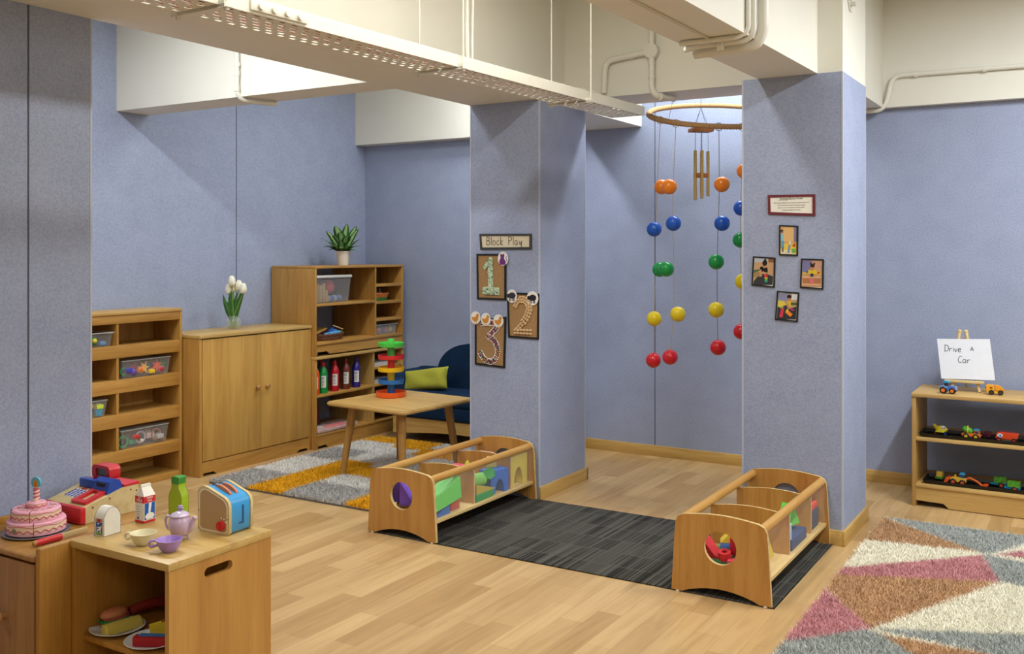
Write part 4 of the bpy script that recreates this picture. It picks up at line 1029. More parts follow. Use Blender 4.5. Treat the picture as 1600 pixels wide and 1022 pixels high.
# cushion: puffed pillow shape
def pillow(w, h, d, n=18):
    m = MB(); g = {}
    for s in (-1, 1):
        for i in range(n + 1):
            for j in range(n + 1):
                u = -1 + 2 * i / n; v_ = -1 + 2 * j / n
                if s == 1 and (i in (0, n) or j in (0, n)): g[(s, i, j)] = g[(-1, i, j)]; continue
                pinch = 1 - .07 * (1 - abs(u * v_)) * (max(abs(u), abs(v_)) ** 6)
                th = d / 2 * ((1 - u ** 4) * (1 - v_ ** 4)) ** .55
                g[(s, i, j)] = m.bm.verts.new((u * w / 2 * (pinch if abs(u) > abs(v_) else 1), s * th + .004 * math.sin(5 * u + 3 * v_), v_ * h / 2 * (pinch if abs(v_) >= abs(u) else 1)))
    for s in (-1, 1):
        for i in range(n):
            for j in range(n):
                f = [g[(s, i, j)], g[(s, i + 1, j)], g[(s, i + 1, j + 1)], g[(s, i, j + 1)]]
                if s == 1: f = f[::-1]
                fc = m.bm.faces.new(f); fc.smooth = True
    return m
o = pillow(.43, .178, .12).build('cushion', mat('a8a838', .9, 'olive_linen', noise=.15, nscale=90, bump=.4, bscale=400), None, 80)
o.location = (-4.555, 6.195, .478); o.rotation_euler = (R(-18), R(-9), R(2)); tag(o, 'olive green oblong cushion leaning on the navy sofa', 'cushion')

# ================================================================== boards on the first pillar
PF = 5.08
def slab(mb, pts, y0, y1, mi=0): return mb.prism(pts, y0, y1, 'Y', mi=mi)
def quad_board(name, label, cat, corners, frame, m_frame, m_inner, group=None):
    # corners: tl, tr, br, bl in (x,z) on the pillar face
    cx = sum(c[0] for c in corners) / 4; cz = sum(c[1] for c in corners) / 4
    t = thing(name, label, cat, (cx, PF, cz), 0, group)
    rel = [(c[0] - cx, c[1] - cz) for c in corners]
    inn = [(x * (1 - frame / abs(x)), z * (1 - frame / abs(z))) for x, z in rel]
    m = MB(); m.prism(rel, -.008, -.0005, 'Y', holes=[inn]); m.build('frame', m_frame, t)
    m = MB(); m.prism(inn, -.005, -.001, 'Y'); m.build('board', m_inner, t)
    return t, cx, cz
FR = mat('151414', .6, 'black_card'); CORK = mat('a88458', .9, 'cork', noise=.18, nscale=90)
t, cx, cz = quad_board('name_sign', 'cream sign with handwritten block play in a dark frame', 'sign', [(-3.312, 1.602), (-2.938, 1.600), (-2.938, 1.505), (-3.306, 1.503)], .014, mat('3a3a3a', .6, 'grey_card'), mat('dcd0b4', .7, 'cream_card'))
m = MB(); handwriting(m, 'Block Play', -.135, -.020, .050, -.0062, .0018, gap=.22, space=.7, xs=.88); m.build('handwriting', BLACK, t)
INK = {}
def disc_sticker(name, label, x, z, draw, col, group=None, rx=.037, rz=.043):
    t = thing(name, label, 'sticker', (x, PF, z), 0, group)
    m = MB(); m.prism(circ(0, 0, rx, 28, ry=rz), -.0125, -.0095, 'Y'); m.build('disc', mat('ece8e0', .5, 'sticker_white'), t)
    m = MB(); draw(m); m.build('print', mat(col, .6, 'print_' + col), t).scale = (1.25, 1, 1.25); return t
YS, YE_ = -.0135, -.0126
def cat(m):
    m.prism([(-.018, -.030), (-.02, -.012), (-.012, .004), (-.014, .012), (-.013, .026), (-.006, .021), (.002, .021), (.007, .027), (.009, .012), (.006, .004), (.014, -.012), (.016, -.030)], YS, YE_, 'Y')
    m.tube([(.013, YE_, -.02), (.022, YE_, -.008), (.018, YE_, .006), (.024, YE_, .010)], .002, 6, flat=(1, .3, 1))
def sheep(fl):
    def f(m):
        P = []
        for i in range(36):
            a = 2 * PI * i / 36; q = 1 + .06 * math.cos(9 * a); P.append((.020 * q * math.cos(a) + .002 * fl, .015 * q * math.sin(a) + .003))
        m.prism(P, YS, YE_, 'Y')
        m.prism(circ(-fl * .021, .001, .008, 14, ry=.011), YS, YE_, 'Y')
        for x in (-.012, -.005, .006, .013): m.prism([(x - .002, -.006), (x + .002, -.006), (x + .002, -.024), (x - .002, -.024)], YS, YE_, 'Y')
    return f
def duck(m):
    m.prism([(-.022, .006), (-.012, .002), (.002, .006), (.004, .014), (.010, .022), (.017, .020), (.020, .013), (.017, .006), (.018, -.004), (.010, -.016), (-.006, -.019), (-.016, -.012), (-.021, -.002)], YS, YE_, 'Y')
    m.prism([(.018, .016), (.026, .013), (.019, .011)], YS, YE_, 'Y')
    for x in (-.003, .006): m.prism([(x - .001, -.017), (x + .001, -.017), (x + .001, -.031), (x + .007, -.033), (x - .001, -.034)], YS, YE_, 'Y')
# number one
t, cx, cz = quad_board('number_board', 'cork board with a pale green number one in a black frame', 'number board', [(-3.334, 1.478), (-3.117, 1.478), (-3.119, 1.192), (-3.330, 1.194)], .012, FR, CORK)
rnd = random.Random(4)
m = MB()
one = [(-.058, .062), (-.050, .043), (-.022, .066), (-.020, -.062), (-.060, -.066), (-.062, -.108), (.060, -.112), (.058, -.068), (.014, -.064), (.010, .118), (-.008, .120)]
m.prism(one, -.011, -.005, 'Y'); m.build('numeral', mat('b9cfae', .7, 'pale_green_paper'), t)
m = MB(); 
for k in range(420):
    x, z = rnd.uniform(-.065, .065), rnd.uniform(-.115, .12)
    if inpoly(x, z, one):
        m.box(-.0016, .0016, -.0008, .0008, -.006, .006, mi=rnd.choice((0, 0, 1)), M=Matrix.Translation((x, -.0118, z)) @ Matrix.Rotation(R(-55 + rnd.uniform(-15, 15)), 4, 'Y'))
tag(m.build('straw_pieces', [mat('d9e8cc', .6, 'straw_light'), mat('5c8460', .6, 'straw_dark')], t), kind='stuff')
disc_sticker('cat_sticker', 'round white sticker of a purple cat at the corner of the number one board', -3.137, 1.448, cat, '6a2878')
# number two
t, cx, cz = quad_board('number_board', 'cork board with a number two made of shells in a black frame', 'number board', [(-3.107, 1.243), (-2.880, 1.239), (-2.884, .963), (-3.098, .966)], .012, FR, CORK)
t.location.x = cx - .004
two = smooth_path([(-.055, 0, .055), (-.035, 0, .085), (0, 0, .098), (.035, 0, .075), (.042, 0, .035), (.025, 0, -.01), (-.01, 0, -.055), (-.045, 0, -.09)], 5)
SH = mat('d2ae80', .5, 'nut_shell', noise=.25, nscale=60)
cnt = 0
sh = []
for i in range(0, len(two), 2):
    p = two[i]; q = two[min(i + 1, len(two) - 1)] - two[max(i - 1, 0)]; q = q.normalized(); nrm = Vector((-q.z, 0, q.x))
    for s in ((-1.05, 0, 1.05) if 6 < i < 30 else (-.55, .55)):
        sh.append((p.x + nrm.x * s * .0145, p.z + nrm.z * s * .0145, math.atan2(q.x, q.z)))
for x in (-.055, -.035, -.014, .008, .03, .052):
    for z in (-.088, -.108): sh.append((x, z, R(90)))
for (x, z, a) in sh[:80]:
    m = MB(); m.sph((0, 0, 0), .0105, (.80, .6, 1.15), rot=Matrix.Rotation(a + rnd.uniform(-.3, .3), 3, 'Y'), seg=12); m.build('shell', SH, t, 80, loc=(x, -.009, z))
disc_sticker('sheep_sticker', 'round white sticker of a dark sheep at the left corner of the number two board', -3.073, 1.220, sheep(1), '30303a', None, .036, .041)
disc_sticker('sheep_sticker', 'round white sticker of a black sheep at the right corner of the number two board', -2.928, 1.210, sheep(1), '1c1c26', None, .040, .043)
# number three
t, cx, cz = quad_board('number_board', 'cork board with a beaded number three in a black frame', 'number board', [(-3.346, 1.060), (-3.117, 1.092), (-3.127, .776), (-3.346, .786)], .012, FR, CORK)
three = [(-.065, 0, .118), (.055, 0, .122), (.05, 0, .095), (0, 0, .045), (-.012, 0, .036), (.025, 0, .02), (.055, 0, -.03), (.05, 0, -.085), (.01, 0, -.118), (-.04, 0, -.105), (-.075, 0, -.062)]
def dense(P, st):
    out = []
    for a, b in zip(P, P[1:]):
        a = Vector(a); b = Vector(b); n = max(1, int((b - a).length / st)); out += [a.lerp(b, i / n) for i in range(n)]
    return out + [Vector(P[-1])]
path = dense([tuple(p) for p in smooth_path(three, 5)], .0062)
m = MB(); m2 = MB(); bc = ['c03048', '2a6a5a', 'e0a030', '30306a', 'd87890', '6a3a78', 'e0d8c8']
for i, p in enumerate(path):
    q = (path[min(i + 1, len(path) - 1)] - path[max(i - 1, 0)]).normalized(); n_ = Vector((-q.z, 0, q.x))
    for s in (-1, 1): m.sph((p.x + n_.x * s * .0165, -.008, p.z + n_.z * s * .0165), .0038, seg=8)
    for s in (-.6, 0, .6): m2.sph((p.x + n_.x * s * .0165, -.008, p.z + n_.z * s * .0165), .0042, mi=rnd.randrange(7), seg=8)
tag(m.build('white_beads', mat('f0eeea', .4, 'white_bead'), t, 80), kind='stuff')
tag(m2.build('coloured_beads', [mat(c, .4, 'bead_' + c) for c in bc], t, 80), kind='stuff')
for k, (x, z) in enumerate(((-3.338, 1.078), (-3.262, 1.071), (-3.170, 1.065))):
    disc_sticker('duck_sticker', ['leftmost of three round orange duck stickers above the number three', 'middle of three round orange duck stickers above the number three', 'rightmost of three round orange duck stickers above the number three'][k], x, z, duck, 'd08a30', 'duck stickers above the number three', .036, .040)

# ================================================================== sign and photographs on the second pillar
t, cx, cz = quad_board('notice_sign', 'maroon framed notice about building blocks on the photo pillar', 'sign', [(-1.500, 1.790), (-1.255, 1.788), (-1.255, 1.676), (-1.498, 1.688)], .013, mat('6a2430', .7, 'maroon_card'), mat('eae8dc', .7, 'notice_paper'))
TY_ = lambda x, z: Matrix.Translation((x, -.0055, z)) @ FACE_Y
text_obj('Building Blocks Model', .0135, 'title_text', BLACK, t, TY_(0, .033), .0003)
MB().box(-.07, -.020, -.0058, -.0052, .0245, .0256).build('underline', BLACK, t)
for k, s_ in enumerate(('Blocks teach toddlers in a fun way how to balance shapes and', 'build with bricks. The kids also practice counting', 'numbers. Touch using blocks and other objects,', 'creating learning for small minds.')):
    text_obj(s_, .0078, 'body_text', mat('46444c', .6, 'notice_ink'), t, TY_(0, .012 - k * .0125), .0002, xs=.93)

def photo(label, corners, shapes):
    t, cx, cz = quad_board('framed_photo', label, 'photo', corners, .0075, FR, WHITE, None)
    xs_ = [c[0] for c in corners]; zs = [c[1] for c in corners]
    W_ = (abs(corners[1][0] - corners[0][0]) / 2 - .008); H_ = (abs(corners[0][1] - corners[3][1]) / 2 - .008)
    lean = (corners[3][0] - corners[0][0]) / 2 / (H_ + .008)
    groups = {}
    for i, (c, P) in enumerate(shapes): groups.setdefault(c, []).append((i, P))
    order = {}
    mats = []; m = MB()
    for i, (c, P) in enumerate(shapes):
        mm = mat(c, .35, 'photo_' + c, noise=.12, nscale=200)
        if mm not in mats: mats.append(mm)
        P = circ(P[1], P[2], P[3], 16, ry=P[4]) if P[0] == 'c' else P
        m.prism([(u * W_ - lean * v_ * H_, v_ * H_) for u, v_ in P], -.0056 - i * .00006, -.0051, 'Y', mi=mats.index(mm))
    m.build('photo_print', mats, t)
def rc(a, b, c, d): return [(a, c), (b, c), (b, d), (a, d)]
photo('top framed photo of a child standing beside tall blocks', [(-1.440, 1.632), (-1.341, 1.627), (-1.343, 1.470), (-1.441, 1.474)],
      [('d8a868', rc(-1, 1, -1, 1)), ('80809a', rc(.65, 1, -.1, 1)), ('e2b87c', rc(-.62, .62, -.05, .95)), ('e8c848', rc(-1, 1, -1, -.25)), ('e8dcb8', rc(-.95, .6, -1, -.7)),
       ('3c2c28', ('c', -.83, .68, .17, .14)), ('b08058', ('c', -.78, .60, .10, .08)), ('8cc0d4', rc(-.98, -.62, -.02, .52)), ('6aa0c0', rc(-.95, -.55, -.55, -.02)), ('58506a', rc(-.80, -.62, -.85, -.5)), ('7c9ab8', [(-.15, -.9), (.15, -.9), (.3, -.2), (.02, -.35)]), ('c04a3c', [(.4, -.4), (.9, -.15), (.85, -.5)]), ('6cb048', rc(.4, .9, -.9, -.6)), ('e0e4e0', rc(.1, .28, -.3, -.05))])
photo('left framed photo of a child in black stacking bright blocks on a dark mat', [(-1.579, 1.468), (-1.460, 1.461), (-1.464, 1.304), (-1.587, 1.313)],
      [('c8a078', rc(-1, 1, -1, 1)), ('b8c0cc', rc(-1, .4, .72, 1)), ('8a5c38', rc(.45, 1, .7, 1)), ('3a3c40', [(-1, -1), (1, -1), (1, -.35), (.3, -.15), (-.4, -.2), (-1, -.75)]), ('a88858', [(-1, -.5), (-1, .2), (-.3, -.1), (-.45, -.35)]), ('44704a', [(-1, -.1), (-.4, .1), (-.4, .2), (-1, .1)]),
       ('181618', [(-.35, -.1), (-.4, .35), (0, .45), (.38, .3), (.45, -.05), (.2, -.1), (0, .05)]), ('c08c68', ('c', .08, .42, .2, .16)), ('241c1c', ('c', .08, .66, .25, .22)), ('241c1c', ('c', .12, .88, .12, .09)), ('c89878', [(-.4, .2), (-.2, .1), (-.15, -.35), (-.4, -.4)]), ('c89878', [(.1, -.1), (.3, .0), (.25, -.35), (.08, -.3)]), ('d83048', rc(.12, .42, -.42, -.2)), ('e8c038', rc(.14, .44, -.52, -.42)), ('58b848', rc(.16, .46, -.66, -.52)), ('3c9a88', rc(.16, .46, -.8, -.66))])
photo('right framed photo of a child in yellow behind a wooden bin', [(-1.326, 1.457), (-1.211, 1.454), (-1.214, 1.299), (-1.332, 1.305)],
      [('c8a078', rc(-1, 1, -1, 1)), ('7c7aa8', rc(-1, -.1, .1, 1)), ('c89880', rc(-.1, 1, .35, 1)), ('d8b850', rc(-1, 1, -.05, .12)), ('d09a70', rc(-1, 1, -.95, -.2)), ('e2b48c', rc(-1, 1, -.28, -.2)), ('b07850', rc(-.9, .9, -.72, -.35)), ('e07088', rc(-.2, .22, -.68, -.4)), ('e2b48c', rc(-1, 1, -.85, -.78)),
       ('dcc030', [(-.6, .0), (-.4, .28), (0, .35), (.4, .28), (.6, .0), (.2, -.15), (-.2, -.15)]), ('c08860', ('c', .0, .42, .22, .2)), ('30241f', ('c', .02, .62, .24, .14)), ('30241f', ('c', -.15, .78, .09, .08)), ('30241f', ('c', .2, .76, .09, .08)), ('40404c', ('c', .0, -.1, .2, .14)), ('c89070', [(-.55, .0), (-.3, -.02), (-.15, -.18), (-.3, -.22)]), ('c89070', [(.55, .0), (.3, -.02), (.15, -.18), (.3, -.22)]), ('3860a8', ('c', -.5, .14, .12, .08)), ('c83c34', rc(.55, .8, .02, .14))])
photo('bottom framed photo of a child in yellow with pink and orange blocks', [(-1.451, 1.287), (-1.336, 1.281), (-1.344, 1.128), (-1.462, 1.135)],
      [('c0a078', rc(-1, 1, -1, 1)), ('8c90b0', rc(-1, .2, .4, 1)), ('d8dce0', rc(.4, 1, .5, 1)), ('e0cc58', [(-1, -.1), (-1, .45), (-.4, .4), (-.1, .1), (-.4, -.1)]), ('34363a', [(-1, -1), (1, -1), (1, 0), (.2, -.2), (-1, -.05)]), ('46663c', rc(.3, 1, .1, .3)),
       ('e0b438', [(-.1, -.1), (0, .45), (.35, .42), (.4, -.05)]), ('c08860', ('c', .15, .58, .2, .18)), ('2c2420', ('c', .15, .74, .24, .14)), ('38365a', [(-.55, -.05), (-.1, .1), (.1, -.15), (-.45, -.2)]), ('c08860', [(0, .2), (.12, .2), (.2, -.15), (.05, -.15)]), ('e03c58', [(-.75, -.85), (-.4, -.85), (-.3, -.1), (-.6, -.15)]), ('f09030', [(-.2, -.45), (.1, -.3), (.65, -.6), (.4, -.8)]), ('f0cc30', [(-.1, -.3), (.1, -.2), (.2, -.35), (0, -.45)]), ('c03878', [(.3, -.1), (.8, -.25), (.7, -.35), (.3, -.25)]), ('8cc040', rc(-.8, -.4, -.15, -.05))])

# ================================================================== ball mobile and wind chime
FV = Vector((-.518, .855, 0)); RV = Vector((.855, .518, 0))
HC = Vector((-2.075, 5.97, 2.358)); HR = .446; TILT = R(16.5)
def hoop_pt(a, rr=HR): return HC + RV * rr * math.cos(a) + (FV * math.cos(TILT) + Vector((0, 0, math.sin(TILT)))) * rr * math.sin(a)
hoop = thing('mobile_hoop', 'rope-wrapped hoop hanging under the beam between the pillars', 'hoop', HC)
ROPE = mat('c8a070', .85, 'jute_rope', noise=.4, nscale=150, bump=.6, bscale=300)
m = MB(); n = 320
core = [hoop_pt(2 * PI * i / n) - HC for i in range(n)]
m.tube(core, [.0165 + .0018 * (1 if i % 2 else -1) for i in range(n)], 10, closed=True)
m.build('rope_ring', ROPE, hoop, 80)
TW = mat('b8a078', .8, 'twine'); TWD = mat('6a5a48', .8, 'dark_twine')
strings = dict(A=[(-2.346, 5.594, 2.283), (-2.345, 5.600, 1.891), (-2.352, 5.59, 1.63), (-2.352, 5.592, 1.381), (-2.359, 5.586, 1.077), (-2.363, 5.584, 0.82)],
  B=[(-2.215, 5.51, 2.268), (-2.205, 5.51, 1.882), (-2.207, 5.512, 1.662), (-2.20, 5.513, 1.384), (-2.205, 5.522, 1.114), (-2.222, 5.506, 0.855)],
  C=[(-1.927, 5.544, 2.252), (-1.927, 5.546, 1.889), (-1.935, 5.545, 1.659), (-1.938, 5.534, 1.432), (-1.938, 5.534, 1.148), (-1.934, 5.54, 0.925)],
  D=[(-1.833, 5.648, 2.284), (-1.827, 5.652, 1.972), (-1.833, 5.648, 1.751), (-1.837, 5.646, 1.561), (-1.83, 5.65, 1.313), (-1.833, 5.648, 1.016)])
balls = dict(A=[(-2.319, 5.611, 1.891), (-2.359, 5.586, 1.63), (-2.329, 5.604, 1.381), (-2.359, 5.586, 1.077), (-2.363, 5.584, 0.82)],
  B=[(-2.222, 5.494, 1.882), (-2.203, 5.512, 1.662), (-2.240, 5.49, 1.386), (-2.182, 5.532, 1.114), (-2.222, 5.506, 0.855)],
  C=[(-1.915, 5.554, 1.889), (-1.915, 5.556, 1.659), (-1.943, 5.534, 1.432), (-1.943, 5.534, 1.148), (-1.934, 5.54, 0.925)],
  D=[(-1.812, 5.657, 1.972), (-1.829, 5.648, 1.751), (-1.833, 5.646, 1.561), (-1.822, 5.654, 1.313), (-1.829, 5.648, 1.016)])
for k in 'ABCD':
    P = [Vector(p) for p in strings[k]]; ang = min([2 * PI * i / 360 for i in range(360)], key=lambda a: (hoop_pt(a) - P[0]).length)
    P[0] = hoop_pt(ang) - Vector((0, 0, .016))
    m = MB(); m.tube([p - HC for p in P], .0017, 6); m.tube([P[0] - HC + Vector((0, 0, .014 - .024 * math.cos(a))) + RV * .022 * math.sin(a) for a in [2 * PI * i / 14 for i in range(14)]], .0025, 6, closed=True)
    m.build('string', TWD if k == 'C' else TW, hoop)
cols = [('f58a20', 'orange'), ('1c5cc8', 'blue'), ('149848', 'green'), ('ecd21c', 'yellow'), ('d8202c', 'red')]
nmS = dict(A='leftmost string of the mobile', B='second string from the left of the mobile', C='third string from the left of the mobile', D='string beside the photo pillar, partly hidden')
for k in 'ABCD':
    for (c, nm), p in zip(cols, balls[k]):
        o = MB().sph((0, 0, 0), .0465, seg=32).build('mobile_ball', mat(c, .28, 'ball_' + c, coat=.2), None, 80, loc=p)
        tag(o, '%s plastic ball on the %s' % (nm, nmS[k]), 'ball', 'coloured balls hanging from the hoop')
m = MB()
for a in (R(100), R(215), R(325)): m.tube([hoop_pt(a), (HC.x + (hoop_pt(a).x - HC.x) * .9, HC.y + (hoop_pt(a).y - HC.y) * .9 + (.0 if hoop_pt(a).y > 5.80 else 0), 2.60 if hoop_pt(a).y > 5.80 else 2.44)], .0014, 5)
m.tube([hoop_pt(R(180)), (-2.44, 5.30, 2.33)], .0016, 5)
for v_ in m.bm.verts: v_.co -= HC
m.build('suspension_cord', TW, hoop)
t = thing('wind_chime', 'wooden wind chime with brass tubes hanging inside the rope hoop', 'wind chime', (-2.165, 5.88, 2.26))
C0 = Vector((-2.165, 5.88, 2.26))
def bxr(mb, w, d, z0, z1, c=(0, 0), rz=R(12), bev=.002, mi=0): return mb.box(-w / 2, w / 2, -d / 2, d / 2, z0, z1, bev, mi, Matrix.Translation((c[0], c[1], 0)) @ Matrix.Rotation(R(31.2) + rz, 4, 'Z'))
CW = wood('b8703c', '9a5a2c', 'X', .5)
m = MB(); bxr(m, .135, .10, -.012, .012); m.build('top_plate', CW, t)
m = MB(); bxr(m, .085, .05, -.30, -.272); m.build('striker', CW, t)
m = MB(); tp = Vector((0.02, -.01, .19))
for sx in (-1, 1):
    for sy in (-1, 1): m.tube([RV * .045 * sx + FV * .03 * sy + Vector((0, 0, .01)), Vector((0, 0, .14))], .0011, 5)
m.tube([(0, 0, .14), (0, 0, .75)], .0014, 5); m.tube([(0, 0, 0), (0, 0, -.29)], .0011, 5)
TB = [(-.040, -.02, -.13, -.445), (-.030, .028, -.13, -.40), (.002, -.025, -.13, -.435), (.010, .03, -.135, -.405), (.044, -.005, -.135, -.42), (.04, .03, -.14, -.40)]
for a, b, z0_, z1_ in TB[:5]: m.tube([RV * a + FV * b + Vector((0, 0, -.01)), RV * a + FV * b + Vector((0, 0, z0_))], .0011, 5)
m.build('cord', BLACK, t)
for a, b, z0_, z1_ in TB[:5]:
    p = RV * a + FV * b
    MB().lathe([(.0085, z0_), (.010, z0_), (.010, z1_), (.0085, z1_), (.0085, z0_)], 18).build('chime_tube', mat('c2a462', .4, 'dull_brass', metal=.35), t, loc=p)

# ================================================================== play kitchen corner
# dark-topped cupboard against the pillar
t = thing('play_cupboard', 'brown play kitchen cupboard carrying the cake and cash register', 'cupboard', (-3.134, 1.868, .0))
x0, x1, D = -.243, .245, .56
MB().box(x1 - .024, x1, -.004, D, 0, .550, .008, seg=3).build('side_panel', W_KSIDE, t)
MB().box(x0, x0 + .022, 0, D, 0, .50, .002).build('side_panel', W_KSIDE, t)
MB().box(x0, x1 - .024, -.008, D, .498, .520, .009, seg=3).build('top', W_KTOP, t)
MB().box(x0, x0 + .018, 0.0, D, .518, .545, .004).build('back_ledge', W_KSIDE, t)
MB().box(x0 + .02, x1 - .024, .012, D, .03, .06).box(x0 + .02, x1 - .024, D - .012, D, .03, .498).build('carcass', W_KSIDE, t)
MB().box(x0, x0 + .026, 0, .02, 0, .498).build('stile', W_KSIDE, t)
d = MB().box(x0 + .028, x1 - .028, -.004, .014, .02, .490, .002).build('door', W_KDOOR, t)
knob(MB(), (.062, -.004, .300), (0, -1, 0), .017).build('knob', wood('a87048', '8a5636', 'Z', .35), d)
# open unit
t = thing('play_shelf_unit', 'open wooden play unit with a pale laminate top and a handle slot', 'shelf unit', (-2.650, 1.972, 0))
x0, x1, D = -.236, .241, .43
sl = rrect(.123, .313, .440, .474, .016, 5)
MB().prism([(0.004, 0), (0.004, .525), (D - .004, .525), (D - .004, 0)], x1 - .020, x1 - .002, 'X', holes=[rrect(.140, .255, .466, .498, .0155, 5)], mi_side=0).build('side_panel', wood('c58c4a', 'b2763a', 'Z', .42, .6), t)
MB().box(x0, x0 + .02, .002, D - .004, 0, .525, .002).build('side_panel', W_KSIDE, t)
MB().box(x0 - .001, x1, 0, D, .526, .550, .0015).build('top', wood('cfa56a', 'b98c50', 'X', .35, .8), t)
MB().box(x0 + .02, x1 - .02, D - .02, D - .006, 0, .525).build('back_panel', W_KSIDE, t)
MB().box(x0 + .02, x1 - .02, .03, D - .02, .217, .235, .002).build('shelf', W_KSIDE, t)
MB().box(x0 + .02, x1 - .02, .01, D - .02, .03, .048, .002).build('shelf', W_KSIDE, t)

# cake
cake = thing('toy_cake', 'pink wooden toy cake with a striped candle on a silver plate', 'toy cake', (-3.162, 2.030, .5305)); cake.scale = (.98, .98, .98)
PINK = mat('eeb0c2', .45, 'pink_icing', noise=.1, nscale=60); SPG = mat('efd8b8', .6, 'sponge_cream'); ROSE = mat('c04868', .5, 'rose_print')
def tier(nm, r, z0_, z1_, cuts):
    m = MB(); m.lathe([(0, z0_), (r, z0_), (r, z0_ + .001), (r, z1_ - .004), (r - .004, z1_), (0, z1_)], 48)
    for f in m.bm.faces:
        c = f.calc_center_median()
        if math.hypot(c.x, c.y) > r * .98 and z0_ + .3 * (z1_ - z0_) < c.z < z1_ - .005: pass
    o = m.build(nm, PINK, cake)
    m = MB(); n = 48; zb = z0_ + (z1_ - z0_) * .22; zt = z0_ + (z1_ - z0_) * .80      # cream band with wavy icing line above
    m.lathe([(r + .0002, zb), (r + .0006, zb), (r + .0006, zt), (r + .0002, zt)], 48)
    m.build('cream_band', SPG, o)
    m = MB(); P = []; Q = []; k = 22 if r > .06 else 10
    for i in range(k * 6):
        a = 2 * PI * i / (k * 6); P.append(((r + .001) * math.cos(a), (r + .001) * math.sin(a), z0_ + (z1_ - z0_) * (.26 + .20 * abs(((i / 6) % 1) * 2 - 1))))
        Q.append(((r + .001) * math.cos(a), (r + .001) * math.sin(a), z1_ - (z1_ - z0_) * (.26 + .05 * math.sin(a * 7))))
    m.tube(P, .0018, 5, closed=True); m.tube(Q, .0010, 5, closed=True)
    for a in cuts:      # cuts between slices
        m.box(0, r + .0012, -.0008, .0008, z0_ + .001, z1_ + .0006, M=Matrix.Rotation(R(a), 4, 'Z'), mi=1)
    m.build('icing_lines', [ROSE, mat('5a3428', .7, 'slice_cut')], o)
    return o
o = tier('lower_tier', .096, 0, .043, (-38, 80, 200))
MB().cyl((.0955 * math.cos(R(-78)), .0955 * math.sin(R(-78)), .018), (.0985 * math.cos(R(-78)), .0985 * math.sin(R(-78)), .018), .009, seg=16).build('round_peg_hole', mat('8a8478', .6, 'velcro'), o)
o = tier('upper_tier', .080, .0435, .080, (-48, -120, 60, 190))
m = MB()
for k in range(7):
    a = 2 * PI * k / 7 + .3; m.cyl((.055 * math.cos(a), .055 * math.sin(a), .080), (.055 * math.cos(a), .055 * math.sin(a), .0812), .009, seg=12)
    m.cyl((.055 * math.cos(a + .4), .055 * math.sin(a + .4), .080), (.055 * math.cos(a + .4), .055 * math.sin(a + .4), .0810), .004, seg=8)
m.build('strawberry_print', mat('d8a09a', .6, 'berry_print', noise=.5, nscale=200), o)
o = tier('top_tier', .033, .0805, .100, ())
cd = MB().lathe([(0, .1), (.0105, .1), (.0105, .150), (0, .150)], 24).build('candle', mat('f0dcc8', .45, 'candle_cream'), cake)
m = MB()
for ph in range(1):
    for b in range(4):
        zc_ = .103 + b * .0125
        rows = []
        for i in range(33):
            a = 2 * PI * i / 32; z = zc_ + .0125 * i / 32 * 1.0 - .0
            z = min(z, .1455); rows.append((m.bm.verts.new((.0109 * math.cos(a), .0109 * math.sin(a), z)), m.bm.verts.new((.0109 * math.cos(a), .0109 * math.sin(a), min(z + .006, .1495)))))
        for p, q in zip(rows, rows[1:]): f = m.bm.faces.new((p[0], q[0], q[1], p[1])); f.smooth = True
m.build('stripes', mat('d0607c', .45, 'candle_pink'), cd)
FM = Matrix.Translation((0, 0, .166)) @ Matrix.Rotation(R(14), 4, 'Z')
m = MB(); m.prism(circ(0, 0, .0195, 28), -.004, .004, 'Y', M=FM); m.build('flame_disc', mat('62b4cc', .5, 'pale_blue_paint'), cake)
m = MB(); m.prism([(-.008, -.014), (.008, -.014), (.010, -.004), (.004, .008), (0, .015), (-.005, .006), (-.010, -.003)], -.0046, -.0039, 'Y', M=FM); m.prism([(-.004, -.014), (.004, -.014), (.004, -.002), (0, .006), (-.004, -.002)], -.0049, -.0045, 'Y', mi=1, M=FM)
m.build('flame_print', [mat('e0a020', .5, 'flame_yellow'), mat('d06818', .5, 'flame_orange')], cake)
tag(MB().lathe([(0, 0), (.095, 0), (.108, .004), (.110, .008), (.107, .009), (.097, .005), (0, .005)], 56).build('cake_plate', mat('8c9098', .35, 'silver_plate', metal=.6), loc=(-3.162, 2.030, .5202)), 'round silver plate under the pink toy cake', 'plate')
t = thing('toy_knife', 'toy cake knife with a red handle lying at the cupboard edge', 'toy knife', (-3.006, 1.930, .5325), R(90))
MB().cyl((-.005, 0, 0), (.088, 0, 0), .010, .0115, 20).sph((-.005, 0, 0), .010, mi=1).build('handle', [mat('c82c30', .35, 'red_handle'), W_LEG], t)
MB().box(.088, .19, -.003, .003, -.008, .010, .002).build('blade', W_TOY, t)

